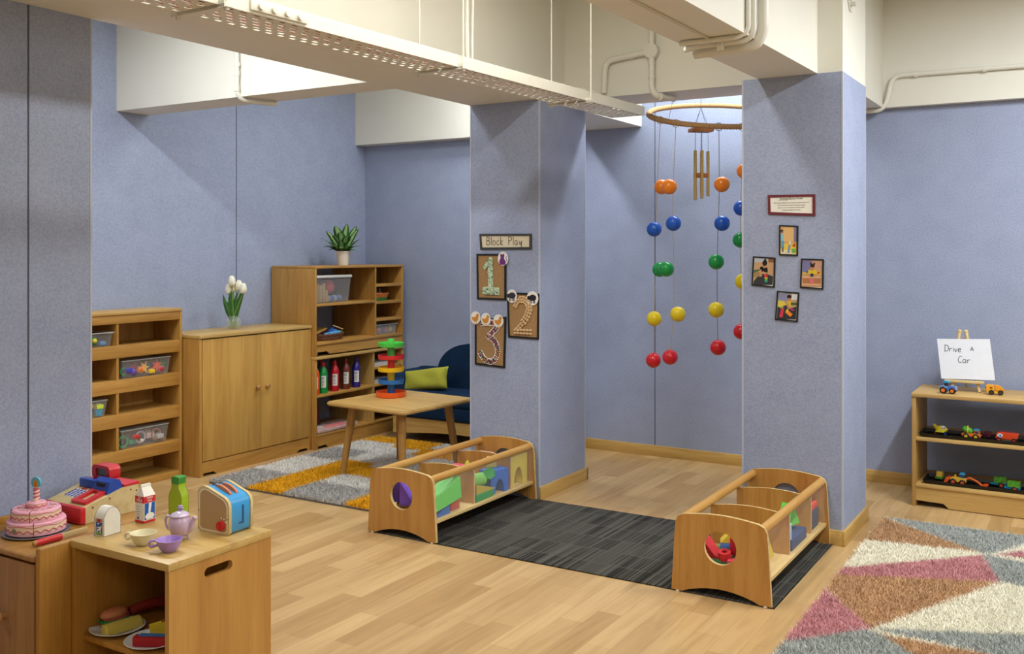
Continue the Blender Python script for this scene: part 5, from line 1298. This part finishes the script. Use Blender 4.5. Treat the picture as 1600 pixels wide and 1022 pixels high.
# cash register
t = thing('toy_cash_register', 'wooden toy cash register with red display and blue scanner by the pillar', 'toy cash register', (-3.217, 2.180, .5205))
w2 = .112
MB().prism([(.0, 0), (.235, 0), (.225, .098), (.165, .100), (0, .058)], -w2, w2, 'X').build('body', W_TOY, t)
dr = MB().box(-w2 - .004, w2 + .004, -.022, 0, .002, .060, .004).build('drawer', RED, t)
MB().box(-w2 - .001, w2 + .002, .160, .228, .098, .110, .004).build('top_lid', RED, t)
m = MB()
for y, z in ((.03, .058), (.10, .076), (.19, .090), (.215, .03), (.215, .082)): m.cyl((w2 - .001, y, z - .006), (w2 + .0012, y, z - .006), .003, seg=10)
m.build('screws', mat('4a3a2a', .5, 'screw_dark'), t)
SLP = Matrix.Translation((0, .0, .058)) @ Matrix.Rotation(math.atan2(.042, .165), 4, 'X')
m = MB(); m.box(-.078, -.012, .045, .10, 0, .0012, M=SLP); m.build('keypad_base', WHITE, t)
m = MB()
for i in range(4):
    for j in range(4): m.cyl(SLP @ Vector((-.072 + i * .018, .052 + j * .013, .0012)), SLP @ Vector((-.072 + i * .018, .052 + j * .013, .003)), .006, seg=10)
m.build('key_buttons', mat('5a60a8', .5, 'violet_keys'), t)
MB().box(-.05, -.03, .102, .112, 0, .004, M=SLP).build('red_key', RED, t)
m = MB(); m.prism(rrect(.012, .095, .012, .11, .006, 4), .001, .011, 'Z', holes=[rrect(.032, .070, .030, .095, .003, 3)], M=SLP); m.build('card_slot', RED, t)
m = MB(); m.prism([(.105, .0), (.185, .0), (.160, .045), (.135, .052), (.118, .040)], .020, .104, 'X', M=Matrix.Translation((0, -.012, .084))); m.box(.035, .080, .094, .102, .100, .130, mi=1, M=Matrix.Translation((0, .006, -.010)))
m.build('scanner', [BLUE, BLACK], t)
MB().box(-.085, .015, .112, .144, .086, .120, .003).build('blue_block', BLUE, t)
MB().box(-.036, .020, .163, .180, .108, .136).build('display_post', W_TOY, t)
m = MB(); m.prism(rrect(-.052, .052, .118, .170, .018, 6), .143, .191, 'Y', holes=[rrect(-.030, .030, .130, .158, .004, 3)]); m.build('display_housing', RED, t)
MB().box(-.031, .031, .151, .165, .129, .159).build('display_screen', mat('5a6e68', .2, 'lcd_screen'), t)

# milk cartons
KT = .5505
t = thing('milk_carton', 'small white wooden milk box with a cow picture, nearest the cake', 'toy milk', (-2.848, 2.083, KT), R(4))
hs = [(-.034, 0), (.034, 0), (.034, .060), (.022, .082), (.008, .092), (-.008, .092), (-.022, .082), (-.034, .060)]
MB().prism(hs, -.023, .023, 'X').build('carton_body', mat('e6e4d8', .5, 'carton_white', noise=.08, nscale=40), t)
m = MB(); E_ = mat('6a5038', .6, 'worn_wood_edge')
for sx in (-1, 1): m.tube([(sx * .023, y, z) for y, z in hs], .0008, 4, closed=True)
m.build('worn_edges', E_, t)
m = MB(); yb = -.0344
m.box(-.0175, .0175, yb, -.0335, .003, .058, mi=4); m.box(-.014, .014, yb - .0004, yb + .0002, .006, .045, mi=0); m.box(-.014, .014, yb - .0006, yb, .006, .014, mi=1); m.prism(circ(.0, .051, .0085, 16, ry=.006), yb - .0006, yb, 'Y', mi=2)
m.prism([(-.010, .030), (.006, .031), (.011, .036), (.012, .028), (.008, .020), (.008, .010), (.005, .010), (.004, .018), (-.006, .018), (-.007, .010), (-.010, .010)], yb - .001, yb - .0004, 'Y', mi=3)
m.prism(circ(-.004, .025, .003, 10), yb - .0014, yb - .0008, 'Y', mi=5); m.prism(circ(-.003, .041, .005, 10, ry=.002), yb - .001, yb - .0004, 'Y', mi=3)
m.build('cow_picture', [mat('2858a8', .5, 'print_blue'), mat('58a040', .5, 'print_green'), mat('b83038', .5, 'print_red'), mat('f0ece0', .5, 'print_white'), mat('b8a48c', .5, 'print_tan'), BLACK], t)
t = thing('milk_carton', 'tall toy milk carton with red bands and a splash of milk', 'toy milk', (-2.8615, 2.244, KT), R(0))
h_ = .0235
MB().box(-h_, h_, -h_, h_, 0, .094, .001).build('carton_body', mat('e8e4d8', .5, 'carton_white2', noise=.06, nscale=40), t)
m = MB(); q = m.bm; bs = [q.verts.new(p) for p in ((-h_, -h_, .094), (h_, -h_, .094), (h_, h_, .094), (-h_, h_, .094))]; tp = [q.verts.new(p) for p in ((-.004, -h_ * .8, .122), (.004, -h_ * .8, .122), (.004, h_ * .8, .122), (-.004, h_ * .8, .122))]
for i in range(4): q.faces.new((bs[i], bs[(i + 1) % 4], tp[(i + 1) % 4], tp[i]))
q.faces.new(bs[::-1]); q.faces.new(tp); m.box(-.004, .004, -h_ * .85, h_ * .85, .120, .131, .001); m.build('gable_top', mat('ece8dc', .5, 'carton_top'), t)
m = MB(); m.box(-h_ - .0003, h_ + .0003, -h_ - .0003, h_ + .0003, .070, .0925); m.build('red_band', mat('cc2c30', .5, 'band_red'), t)
MB().box(-h_ - .0003, h_ + .0003, -h_ - .0003, h_ + .0003, .001, .009).build('red_band', mat('cc2c30', .5, 'band_red'), t)
m = MB(); m.box(h_, h_ + .0006, -.021, .021, .012, .069, mi=0)
m.prism([(-.004 + .0, .0695), (.008, .0695), (.002, .035), (.014, .032), (.020, .022), (.012, .013), (-.014, .013), (-.020, .024), (-.010, .034), (-.006, .033)], h_ + .0006, h_ + .0011, 'X', mi=1)
m.build('milk_splash', [mat('1e5cb0', .5, 'splash_blue'), WHITE], t)
text_obj('MILK', .014, 'milk_text', WHITE, t, Matrix.Translation((0, -h_ - .0006, .078)) @ FACE_Y, .0002, xs=1.0)
text_obj('FRESH', .006, 'milk_text', WHITE, t, Matrix.Translation((0, -h_ - .0006, .0885)) @ FACE_Y, .0002)
FACE_X = Matrix.Rotation(R(90), 4, 'Z') @ FACE_Y
text_obj('FRESH', .009, 'milk_text', WHITE, t, Matrix.Translation((h_ + .0006, 0, .0865)) @ FACE_X, .0002)
text_obj('MILK', .009, 'milk_text', WHITE, t, Matrix.Translation((h_ + .0006, 0, .0765)) @ FACE_X, .0002)
m = MB()
for k in range(5): m.box(-.015, -.002 + .003 * (k % 3), -h_ - .0004, -h_ + .0002, .020 + k * .009, .0215 + k * .009)
m.prism(circ(-.008, .016, .005, 12), -h_ - .0005, -h_ + .0002, 'Y'); m.build('small_print', mat('5c6c98', .6, 'small_print'), t)
# wooden bottle
t = thing('toy_bottle', 'flat lime green wooden bottle with a green top', 'toy bottle', (-2.835, 2.366, KT), R(6))
pr = [(-.029, 0), (.029, 0), (.030, .062), (.026, .080), (.016, .096), (.016, .112), (-.016, .112), (-.016, .096), (-.026, .080), (-.030, .062)]
m = MB(); m.prism(pr, -.018, .018, 'Y'); m.build('bottle_body', mat('9cb81e', .45, 'lime_paint', noise=.12, nscale=50), t)
m = MB(); m.prism([(-.016, .1125), (.016, .1125), (.0175, .120), (.0175, .134), (.013, .138), (-.013, .138), (-.0175, .134), (-.0175, .120)], -.018, .018, 'Y'); m.build('cap', mat('3c8c34', .45, 'green_paint'), t)
m = MB()
for y in (-.018, .018): m.tube([(x, y, z) for x, z in pr], .0009, 4, closed=True)
m.build('worn_edges', mat('7a6a34', .6, 'worn_green'), t)

# teapot
t = thing('toy_teapot', 'lilac toy teapot with a flower knob on its lid', 'toy teapot', (-2.584, 2.162, KT), R(22))
LIL = mat('c6acc4', .22, 'lilac_ceramic', coat=.4)
MB().lathe([(0, .012), (.020, .013), (.030, .022), (.036, .040), (.037, .055), (.034, .068), (.028, .075), (.028, .080), (.026, .080), (.026, .074), (.031, .067), (.034, .055), (.033, .040), (.027, .024), (0, .016)], 36).build('pot_body', LIL, t, 60)
lid = MB().lathe([(.030, .078), (.031, .081), (.026, .087), (.012, .093), (.005, .095), (0, .095)], 32).build('lid', mat('ccbcd8', .2, 'lilac_lid', coat=.4), t)
m = MB(); m.sph((0, 0, .104), .005)
for k in range(6): m.sph((.0065 * math.cos(k * PI / 3), .002, .103 + .0065 * math.sin(k * PI / 3)), .0045, seg=10)
m.build('flower_knob', mat('b8a4cc', .3, 'flower_knob'), lid, 80)
m = MB(); m.tube(smooth_path([(.026, 0, .030), (.038, 0, .040), (.044, 0, .058), (.052, 0, .074)], 6), [.012 - .006 * i / 18 for i in range(19)], 14); m.cyl((.0505, 0, .0715), (.0535, 0, .0765), .0078, seg=14); m.build('spout', LIL, t, 60)
m = MB(); m.tube(smooth_path([(-.030, 0, .070), (-.043, 0, .076), (-.051, 0, .066), (-.050, 0, .050), (-.044, 0, .036), (-.034, 0, .030)], 6), .0042, 10); m.build('handle', LIL, t, 60)
for a in (30, 150, 270): MB().cyl((.022 * math.cos(R(a)), .022 * math.sin(R(a)), .016), (.026 * math.cos(R(a)), .026 * math.sin(R(a)), 0), .005, .0035, 10).build('foot', LIL, t)
# cups
def cup(label, loc, rz, c):
    t = thing('toy_cup', label, 'toy cup', loc, rz, None); M_ = mat(c, .3, 'cup_' + c, coat=.3)
    MB().lathe([(0, 0), (.018, 0), (.020, .002), (.028, .010), (.036, .024), (.040, .038), (.0415, .040), (.0395, .0405), (.037, .037), (.033, .024), (.025, .011), (.018, .005), (0, .005)], 36).build('bowl', M_, t, 60)
    m = MB(); m.tube(smooth_path([(-.036, 0, .034), (-.047, 0, .037), (-.058, 0, .034), (-.061, 0, .024), (-.054, 0, .017), (-.046, 0, .020), (-.034, 0, .022)], 5), .0036, 10, flat=(1, 1.5, 1)); m.build('handle', M_, t, 60)
cup('cream toy teacup beside the teapot', (-2.640, 2.062, KT), R(24), 'e4dcb8')
cup('purple toy teacup in front of the teapot', (-2.510, 2.058, KT), R(40), 'a888d0')
# toaster
t = thing('toy_toaster', 'blue and wood toy toaster with a red knob and two toast slices', 'toy toaster', (-2.546, 2.266, KT), R(2)); t.scale = (.98, .95, 1)
x0, x1 = -.072, .076
fr = [(x0 + .012, 0), (x1 - .010, 0), (x1, .010), (x1, .096), (x1 - .006, .112), (x1 - .020, .124), (x0 + .045, .152), (x0 + .028, .154), (x0 + .012, .150), (x0 + .002, .138), (x0, .122), (x0, .010)]
def inset(P, k, cx=0, cz=.072): return [(cx + (x - cx) * k, cz + (z - cz) * k) for x, z in P]
MB().prism(fr, 0, .012, 'Y').build('side_plate', W_TOY, t, 50)
MB().prism(fr, .104, .116, 'Y').build('side_plate', W_TOY, t, 50)
BLT = mat('3a9ad8', .3, 'sky_blue_paint', coat=.3)
MB().prism(inset(fr, .965), .012, .104, 'Y').build('blue_shell', BLT, t, 50)
m = MB(); m.prism(inset(fr, .90), -.0008, .0005, 'Y', holes=[inset(fr, .85)]); m.build('white_outline', mat('ece0cc', .5, 'cream_line'), t)
MB().prism(inset(fr, .84), -.0006, .0005, 'Y').build('tan_panel', mat('b49468', .5, 'tan_panel'), t)
kb = MB().cyl((.042, -.012, .032), (.042, 0, .032), .016, seg=28).box(.0395, .0445, -.0145, -.011, .018, .046, .001).build('dial', mat('c8282c', .35, 'dial_red'), t)
m = MB()
for a in (35, 65, 95): m.cyl((.042 + .024 * math.cos(R(a)), -.0012, .032 + .024 * math.sin(R(a))), (.042 + .024 * math.cos(R(a)), 0, .032 + .024 * math.sin(R(a))), .003, seg=8)
for p in ((x0 + .006, .07), (x1 - .006, .055)): m.cyl((p[0], -.001, p[1]), (p[0], .0004, p[1]), .0022, seg=8, mi=1)
m.build('print_marks', [WHITE, BLACK], t)
xe = (x1) * .965 + .0004
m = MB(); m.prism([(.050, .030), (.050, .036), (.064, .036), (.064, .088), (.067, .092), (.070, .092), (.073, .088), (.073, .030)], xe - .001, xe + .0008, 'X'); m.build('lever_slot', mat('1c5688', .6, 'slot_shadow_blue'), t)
for y in (.034, .064):
    sl_a = math.atan2(.124 - .152, (x1 - .020) - (x0 + .045))
    M_ = Matrix.Translation((x0 + .04, 0, .1485)) @ Matrix.Rotation(-sl_a, 4, 'Y')
    MB().box(-.008, .088, y, y + .016, .000, .0016, M=M_).build('toast_slot', mat('3c3026', .8, 'slot_dark'), t)
    mm = MB(); mm.prism([(.004, .0)] + [(.042 - .038 * math.cos(PI * i / 12), .002 + .013 * math.sin(PI * i / 12)) for i in range(1, 12)] + [(.08, .0)], y + .003, y + .012, 'Y', M=M_); mm.build('toast', mat('d88458', .6, 'toast_crust', noise=.2, nscale=60), t)

# plates of toy food on the shelf
SZ = .2355
def plate(label, x, y):
    o = MB().lathe([(0, 0), (.045, 0), (.067, .004), (.087, .012), (.089, .014), (.086, .015), (.066, .008), (.045, .005), (0, .005)], 48).build('plate', mat('e4e8ec', .3, 'plate_white'), loc=(x, y, SZ))
    return tag(o, label, 'plate', 'white plates on the play shelf')
plate('white plate under the sandwich roll and yellow loaf', -2.800, 2.086)
plate('white plate under the cheese wedge and red box', -2.612, 2.078)
t = thing('toy_sandwich', 'toy bun with green lettuce on the left plate', 'toy food', (-2.838, 2.100, SZ + .006), R(82))
def bun(mb, r, rx, z0_, z1_, dome):
    prof = [(0, z0_), (r * .9, z0_), (r, z0_ + .004), (r * (.97), z0_ + (z1_ - z0_) * .5)] + ([(r * .75, z1_ - .003), (r * .4, z1_), (0, z1_)] if dome else [(r * .95, z1_), (0, z1_)])
    return mb.lathe(prof, 28, 0, Matrix.Diagonal((rx, 1, 1, 1)))
m = MB(); bun(m, .030, 1.5, 0, .016, False); m.build('bottom_bun', mat('c89068', .6, 'bun_under'), t, 60)
m = MB()
pts = [((.046 + .002 * math.sin(i * 2.2)) * math.cos(2 * PI * i / 40), (.031 + .002 * math.sin(i * 1.7)) * math.sin(2 * PI * i / 40), .020 + .002 * math.sin(i * 1.9)) for i in range(40)]
m.tube(pts, .0045, 8, closed=True); m.box(-.035, .035, -.022, .022, .016, .024); m.build('lettuce', mat('2e8a3c', .5, 'lettuce_green'), t, 60)
m = MB(); m.lathe([(0, 0), (.030, 0), (.030, .006), (0, .006)], 24, 0, Matrix.Translation((.006, 0, .024)) @ Matrix.Diagonal((1.55, 1, 1, 1))); m.build('ham_slice', mat('c05848', .5, 'ham_red'), t)
m = MB(); bun(m, .031, 1.5, .030, .054, True); tb_ = m.build('top_bun', mat('d88c64', .5, 'bun_top'), t, 60)
m = MB()
for k in range(16): m.sph((rnd.uniform(-.025, .025), rnd.uniform(-.014, .014), .0525), .0013, seg=6)
m.build('seeds', mat('4a3020', .5, 'seed'), tb_)
t = thing('toy_frankfurter', 'long dark red toy sausage lying behind the yellow loaf', 'toy food', (-2.815, 2.215, SZ + .022), R(75))
MB().tube(smooth_path([(-.06, 0, .012), (-.02, 0, .02), (.03, 0, .02), (.07, 0, .012)], 5), .016, 14).build('sausage', mat('8a2820', .45, 'sausage_red'), t)
m = MB(); L_ = .125
prof = [(-.026, 0), (-.024, .016), (-.014, .030), (.0, .034), (.014, .030), (.024, .016), (.026, 0)]
m.prism(prof, -L_ / 2, L_ / 2, 'Y')
o = m.build('toy_loaf', mat('d8c860', .4, 'loaf_yellow', noise=.06, nscale=30), None, 30, loc=(-2.772, 2.082, SZ + .0075), rot=(0, 0, R(-10)))
bv = o.modifiers.new('bev', 'BEVEL'); bv.width = .004; bv.segments = 3
tag(o, 'yellow half-round toy loaf on the left plate', 'toy food')
o = MB().prism([(-.05, 0), (.06, .035), (.06, -.035)], 0, .034, 'Z').build('cheese_wedge', mat('d8c030', .45, 'cheese_yellow'), None, 40, loc=(-2.600, 2.120, SZ + .024), rot=(0, R(-8), R(40)))
hm = MB()
for k in range(9): 
    x = rnd.uniform(-.02, .05); hm.cyl((x, rnd.uniform(-.3, .3) * (x + .05), .0338), (x, rnd.uniform(-.3, .3) * (x + .05), .0345), .0045, seg=10)
hm.build('cheese_holes', mat('8a5a20', .6, 'cheese_hole'), o); tag(o, 'yellow toy cheese wedge with brown holes', 'toy food')
t = thing('toy_food_box', 'small red wooden toy box in front of the cheese wedge', 'toy food', (-2.578, 2.050, SZ + .0075), R(28))
MB().box(-.06, .06, -.016, .016, 0, .030, .002).build('box_body', mat('b01c24', .4, 'box_red', noise=.1, nscale=60), t)
MB().box(-.045, .04, -.006, .015, .030, .033, .001).build('blue_label', mat('3c78b8', .5, 'label_blue'), t)
t = MB().lathe([(0, 0), (.09, 0), (.095, .01), (.095, .05), (.08, .055), (0, .055)], 32).build('dark_pan', mat('202024', .4, 'pan_black'), loc=(-2.60, 2.16, .0485)); tag(t, 'black toy pan on the lowest shelf of the play unit', 'toy pan')

# ================================================================== toy car shelf on the right
XS, YS0 = -.95, 6.10
t = thing('toy_shelf', 'long low wooden shelf of toy vehicles at the back wall', 'shelf', (XS, YS0, 0))
L, D = 1.25, .44
MB().box(0, .022, 0, D, 0, .640, .002).build('side_panel', W_RSHZ, t)
MB().box(L - .022, L, 0, D, 0, .640, .002).build('side_panel', W_RSHZ, t)
MB().box(-.003, L + .003, -.006, D, .640, .661, .002).build('top', W_RSH, t)
MB().box(.022, L - .022, -.001, D, .385, .403, .002).build('shelf', W_RSH, t)
MB().box(.022, L - .022, -.001, D, .112, .130, .002).build('shelf', W_RSH, t)
MB().prism([(.022, .118), (.022, .034), (.17, .030), (.20, .004), (L - .2, .004), (L - .17, .030), (L - .022, .034), (L - .022, .118)], .008, .020, 'Y').build('apron', W_RSH, t)
def tray_(label, x, y, z, l, w_):
    m = MB(); m.frustum(0, l, 0, w_, 0, .022, .010, .003)
    for k in range(6): m.tube([(.02, .02 + k * (w_ - .04) / 5, .0045), (l - .02, .02 + k * (w_ - .04) / 5, .0045)], .002, 4)
    o = m.build('tray', mat('131316', .35, 'black_tray'), None, 35, loc=(x, y, z)); return tag(o, label, 'tray', 'black trays on the toy shelf')
tray_('long black tray of vehicles on the middle shelf', -.915, 6.125, .4035, 1.12, .20)
tray_('long black tray of vehicles on the bottom shelf', -.895, 6.13, .1305, 1.10, .20)
TM = lambda c: mat(c, .35, 'toy_' + c, coat=.2)
def wheels(t, xs, ys, r, w_, tyre='1a1a1c', hub='e87a28'):
    for x in xs:
        for y in ys:
            s = -1 if y < 0 else 1
            o = MB().lathe([(r * .55, -w_ / 2), (r * .85, -w_ / 2), (r, -w_ * .3), (r, w_ * .3), (r * .85, w_ / 2), (r * .55, w_ / 2)], 20, 0, Matrix.Rotation(R(90), 4, 'X')).build('wheel', TM(tyre), t, loc=(x, y, r))
            MB().cyl((0, -w_ * .45, 0), (0, w_ * .45, 0), r * .56, seg=16).build('hub', TM(hub), o)
def profile(t, nm, P, w_, c, y=0): 
    m = MB(); m.prism(P, y - w_ / 2, y + w_ / 2, 'Y'); o = m.build(nm, TM(c), t, 35); b = o.modifiers.new('b', 'BEVEL'); b.width = .0018; b.segments = 2; return o
# blue tractor
t = thing('toy_tractor', 'blue toy tractor with orange hubs on top of the toy shelf', 'toy vehicle', (-.765, 6.185, .662), R(-4))
wheels(t, (-.022,), (-.02, .02), .020, .014); wheels(t, (.026,), (-.018, .018), .018, .013)
profile(t, 'body', [(-.035, .018), (.042, .016), (.045, .030), (.040, .044), (.010, .046), (-.004, .036), (-.022, .044), (-.036, .036)], .030, '4a78c8')
profile(t, 'fender', [(-.046, .026), (-.044, .038), (-.022, .048), (-.002, .038), (.0, .028), (-.006, .034), (-.022, .042), (-.038, .034)], .050, '6a9ae0')
profile(t, 'cab', [(-.020, .044), (.004, .044), (.002, .062), (-.018, .062)], .024, '3a3238'); profile(t, 'roof', [(-.026, .062), (.010, .062), (.006, .074), (-.020, .075)], .034, '2c9ac8')
profile(t, 'face', [(.043, .020), (.050, .024), (.048, .042), (.040, .044)], .028, 'b0a0d8')
# yellow dump truck
t = thing('toy_truck', 'orange-yellow toy dump truck on top of the toy shelf', 'toy vehicle', (-.525, 6.275, .662), R(8))
wheels(t, (-.020, .028), (-.018, .018), .0145, .012, hub='3a3020')
profile(t, 'body', [(-.046, .010), (.044, .010), (.046, .022), (-.046, .024)], .034, 'e8a828'); profile(t, 'cab', [(-.047, .022), (-.006, .022), (-.004, .056), (-.036, .058), (-.048, .050)], .036, 'f0a820')
profile(t, 'dump_bed', [(-.002, .024), (.046, .024), (.048, .034), (.020, .054), (-.002, .058)], .038, 'e89818'); profile(t, 'windscreen', [(-.050, .034), (-.048, .030), (-.040, .030), (-.040, .046), (-.049, .046)], .028, '7a2c18')
profile(t, 'side_window', [(-.030, .034), (-.014, .034), (-.014, .046), (-.030, .046)], .037, '8a4a1c')
Z1 = .4085
# plane
t = thing('toy_plane', 'yellow toy plane with a smiling white face on the middle shelf', 'toy vehicle', (-.805, 6.22, Z1), R(-6))
m = MB(); m.sph((0, 0, .034), .022, (1.6, .95, 1)); m.build('body', TM('dcc424'), t, 80)
profile(t, 'wing', [(-.022, .026), (.028, .026), (.024, .032), (-.018, .033)], .12, 'c8c82c'); profile(t, 'tail_fin', [(-.036, .036), (-.048, .062), (-.036, .064), (-.018, .048)], .005, 'd4c028')
m = MB(); m.sph((.012, -.008, .044), .015, (1, .9, .9)); m.build('white_face', TM('e4e8ea'), t, 80); m = MB().sph((.010, -.0205, .046), .004); m.sph((.020, -.019, .046), .004); m.build('eyes', TM('203858'), t, 80)
wheels(t, (-.028,), (-.014, .014), .010, .008, hub='c83828'); wheels(t, (.02,), (0,), .009, .010, tyre='2848a0', hub='2848a0')
# mixer
t = thing('toy_mixer_truck', 'toy cement mixer with green drum, orange body and blue cab', 'toy vehicle', (-.640, 6.185, Z1), R(-3))
wheels(t, (-.026, .026), (-.018, .018), .0165, .013, hub='e8c03c'); profile(t, 'chassis', [(-.050, .016), (.050, .014), (.052, .028), (.020, .034), (-.050, .030)], .034, 'e8782c')
m = MB(); m.lathe([(0, -.03), (.012, -.03), (.020, -.012), (.021, .006), (.013, .026), (0, .028)], 24, 0, Matrix.Translation((-.022, 0, .050)) @ Matrix.Rotation(R(-68), 4, 'Y')); m.build('drum', TM('5cb030'), t, 60)
m = MB(); m.tube([(-.018 , .023 * math.cos(a), .050 + .023 * math.sin(a)) for a in [2 * PI * i / 24 for i in range(24)]], .0035, 8, closed=True); m.build('drum_band', TM('e8c838'), t, 60)
profile(t, 'cab', [(.014, .030), (.046, .028), (.044, .050), (.016, .050)], .030, 'd86a24'); profile(t, 'cab_windows', [(.020, .034), (.040, .034), (.040, .046), (.020, .046)], .0312, '2a3038'); profile(t, 'roof', [(.010, .050), (.044, .050), (.038, .060), (.014, .060)], .034, '3c98c8')
t = thing('toy_car', 'dark maroon toy car between the mixer and the orange racer', 'toy vehicle', (-.555, 6.245, Z1), R(5))
wheels(t, (-.020, .020), (-.015, .015), .012, .010, hub='3a2024'); profile(t, 'body', [(-.036, .010), (.036, .010), (.037, .024), (.022, .028), (.014, .042), (-.016, .044), (-.026, .028), (-.037, .026)], .032, '5c1c2c')
t = thing('toy_racer', 'orange-red toy vehicle with a white cartoon eye on the middle shelf', 'toy vehicle', (-.455, 6.185, Z1), R(-5))
profile(t, 'body', [(-.060, .018), (-.050, .052), (-.020, .058), (.052, .054), (.060, .050), (.054, .026), (.030, .016)], .038, 'e0481c')
profile(t, 'undercarriage', [(-.045, .010), (.03, .008), (.03, .018), (-.045, .020)], .026, '9aa0a0'); profile(t, 'roof', [(-.048, .052), (.050, .054), (.044, .060), (-.04, .060)], .030, '8a1c20')
m = MB(); m.prism(circ(-.034, .038, .014, 16, ry=.011), -.0215, -.0190, 'Y'); m.build('eye_patch', TM('e8e8ea'), t); m = MB(); m.prism(circ(-.032, .037, .006, 12), -.0225, -.0210, 'Y'); m.build('pupil', TM('2c80b8'), t)
wheels(t, (-.04, .038), (-.018, .018), .014, .012, hub='c83828')
Z2 = .1355
t = thing('toy_dumper', 'small green and yellow toy dumper at the left of the bottom tray', 'toy vehicle', (-.815, 6.24, Z2), R(80))
wheels(t, (-.016, .016), (-.018, .018), .011, .010, hub='4a8a30'); profile(t, 'body', [(-.026, .012), (.026, .012), (.028, .026), (-.028, .026)], .040, '5c9a30'); profile(t, 'hopper', [(-.022, .026), (.022, .026), (.016, .052), (-.014, .056)], .032, 'd8b038')
t = thing('toy_loader', 'yellow toy digger with orange bucket and arm and a blue cab roof', 'toy vehicle', (-.710, 6.185, Z2), R(-4))
wheels(t, (-.024, .026), (-.020, .020), .0175, .013, hub='e05a28'); profile(t, 'body', [(-.040, .018), (.044, .016), (.044, .040), (.010, .044), (-.034, .042), (-.042, .034)], .034, 'e0b038')
profile(t, 'cab', [(.008, .042), (.036, .040), (.032, .062), (.014, .062)], .028, '2c4a68'); profile(t, 'roof', [(.004, .060), (.038, .060), (.030, .072), (.012, .072)], .032, '3098d0'); profile(t, 'exhaust', [(-.020, .042), (-.012, .042), (-.012, .056), (-.020, .056)], .008, 'e8c838')
profile(t, 'front_bucket', [(-.076, .004), (-.058, .006), (-.040, .036), (-.046, .042), (-.066, .036)], .046, 'd85a24')
m = MB(); m.tube([(.040, 0, .034), (.062, 0, .046), (.10, 0, .030), (.125, 0, .012)], .007, 8); m.build('digger_arm', TM('d86420'), t)
profile(t, 'digger_bucket', [(.118, .004), (.150, .002), (.162, .022), (.146, .024), (.126, .016)], .024, 'e0501c')
def trailer(label, x, y, rz):
    t = thing('toy_trailer', label, 'toy vehicle', (x, y, Z2), rz, 'green and blue toy trailers on the bottom shelf')
    wheels(t, (.014,), (-.018, .018), .0165, .012, hub='c85030'); profile(t, 'chassis', [(-.045, .018), (-.020, .014), (.036, .014), (.040, .028), (-.018, .028), (-.045, .022)], .030, '1c88b8')
    m = MB()
    for z in (.032, .042, .052): m.box(-.024, .036, -.020, -.017, z, z + .005).box(-.024, .036, .017, .020, z, z + .005).box(-.024, -.021, -.020, .020, z, z + .005).box(.033, .036, -.020, .020, z, z + .005)
    for x_ in (-.024, .004, .033): m.box(x_, x_ + .003, -.021, -.018, .028, .060).box(x_, x_ + .003, .018, .021, .028, .060)
    m.box(-.024, .036, -.020, .020, .028, .031); m.build('slatted_sides', TM('58a82c'), t)
trailer('green slatted toy trailer with a blue base beside the digger arm', -.500, 6.235, R(-4))
trailer('green slatted toy trailer with a blue base, nearest the right edge', -.425, 6.165, R(-8))

# easel and paper
t = thing('easel', 'small wooden tabletop easel on the toy shelf', 'easel', (-.70, 6.38, .662))
EW = wood('e0bd8c', 'cda470', 'Z', .5)
for sx, xt in ((-1, -.024), (1, .012)):
    m = MB(); m.tube([(sx * .075 + .015, -.065, 0), (xt - .006, .045, .345)], .0095, 8, flat=(1, .7, 1)); m.sph((xt - .006, .045, .345), .0125, (1, .7, 1.2)); m.build('leg', EW, t, 60)
MB().tube([(0, .135, 0), (-.01, .055, .31)], .008, 8).build('leg', EW, t, 60)
MB().box(-.10, .115, -.075, -.045, .050, .066, .003).build('ledge', wood('e0bd8c', 'cda470', 'X', .5), t)
t = thing('paper_sheet', 'white sheet handwritten drive a car leaning on the easel', 'paper', (-.70, 6.318, .730), 0)
lean = math.atan2(.083, .255); Mt = Matrix.Rotation(-lean, 4, 'X')
P = [(-.122, .0), (.166, .006), (.140, .262), (-.158, .240)]
P = [(-.118, 0), (.172, .010), (.137, .255), (-.152, .243)]
m = MB(); m.prism(P, -.001, .001, 'Y', M=Mt); m.build('sheet', mat('dfe2e8', .5, 'white_paper'), t)
m = MB(); handwriting(m, 'Drive', -.105, .168, .040, -.0018, .0017, gap=.14); handwriting(m, 'A', .035, .178, .038, -.0018, .0017); handwriting(m, 'Car', -.030, .103, .040, -.0018, .0017, gap=.14)
bmesh.ops.transform(m.bm, matrix=Mt, verts=m.bm.verts[:]); m.build('handwriting', mat('28262c', .6, 'pen_ink'), t)
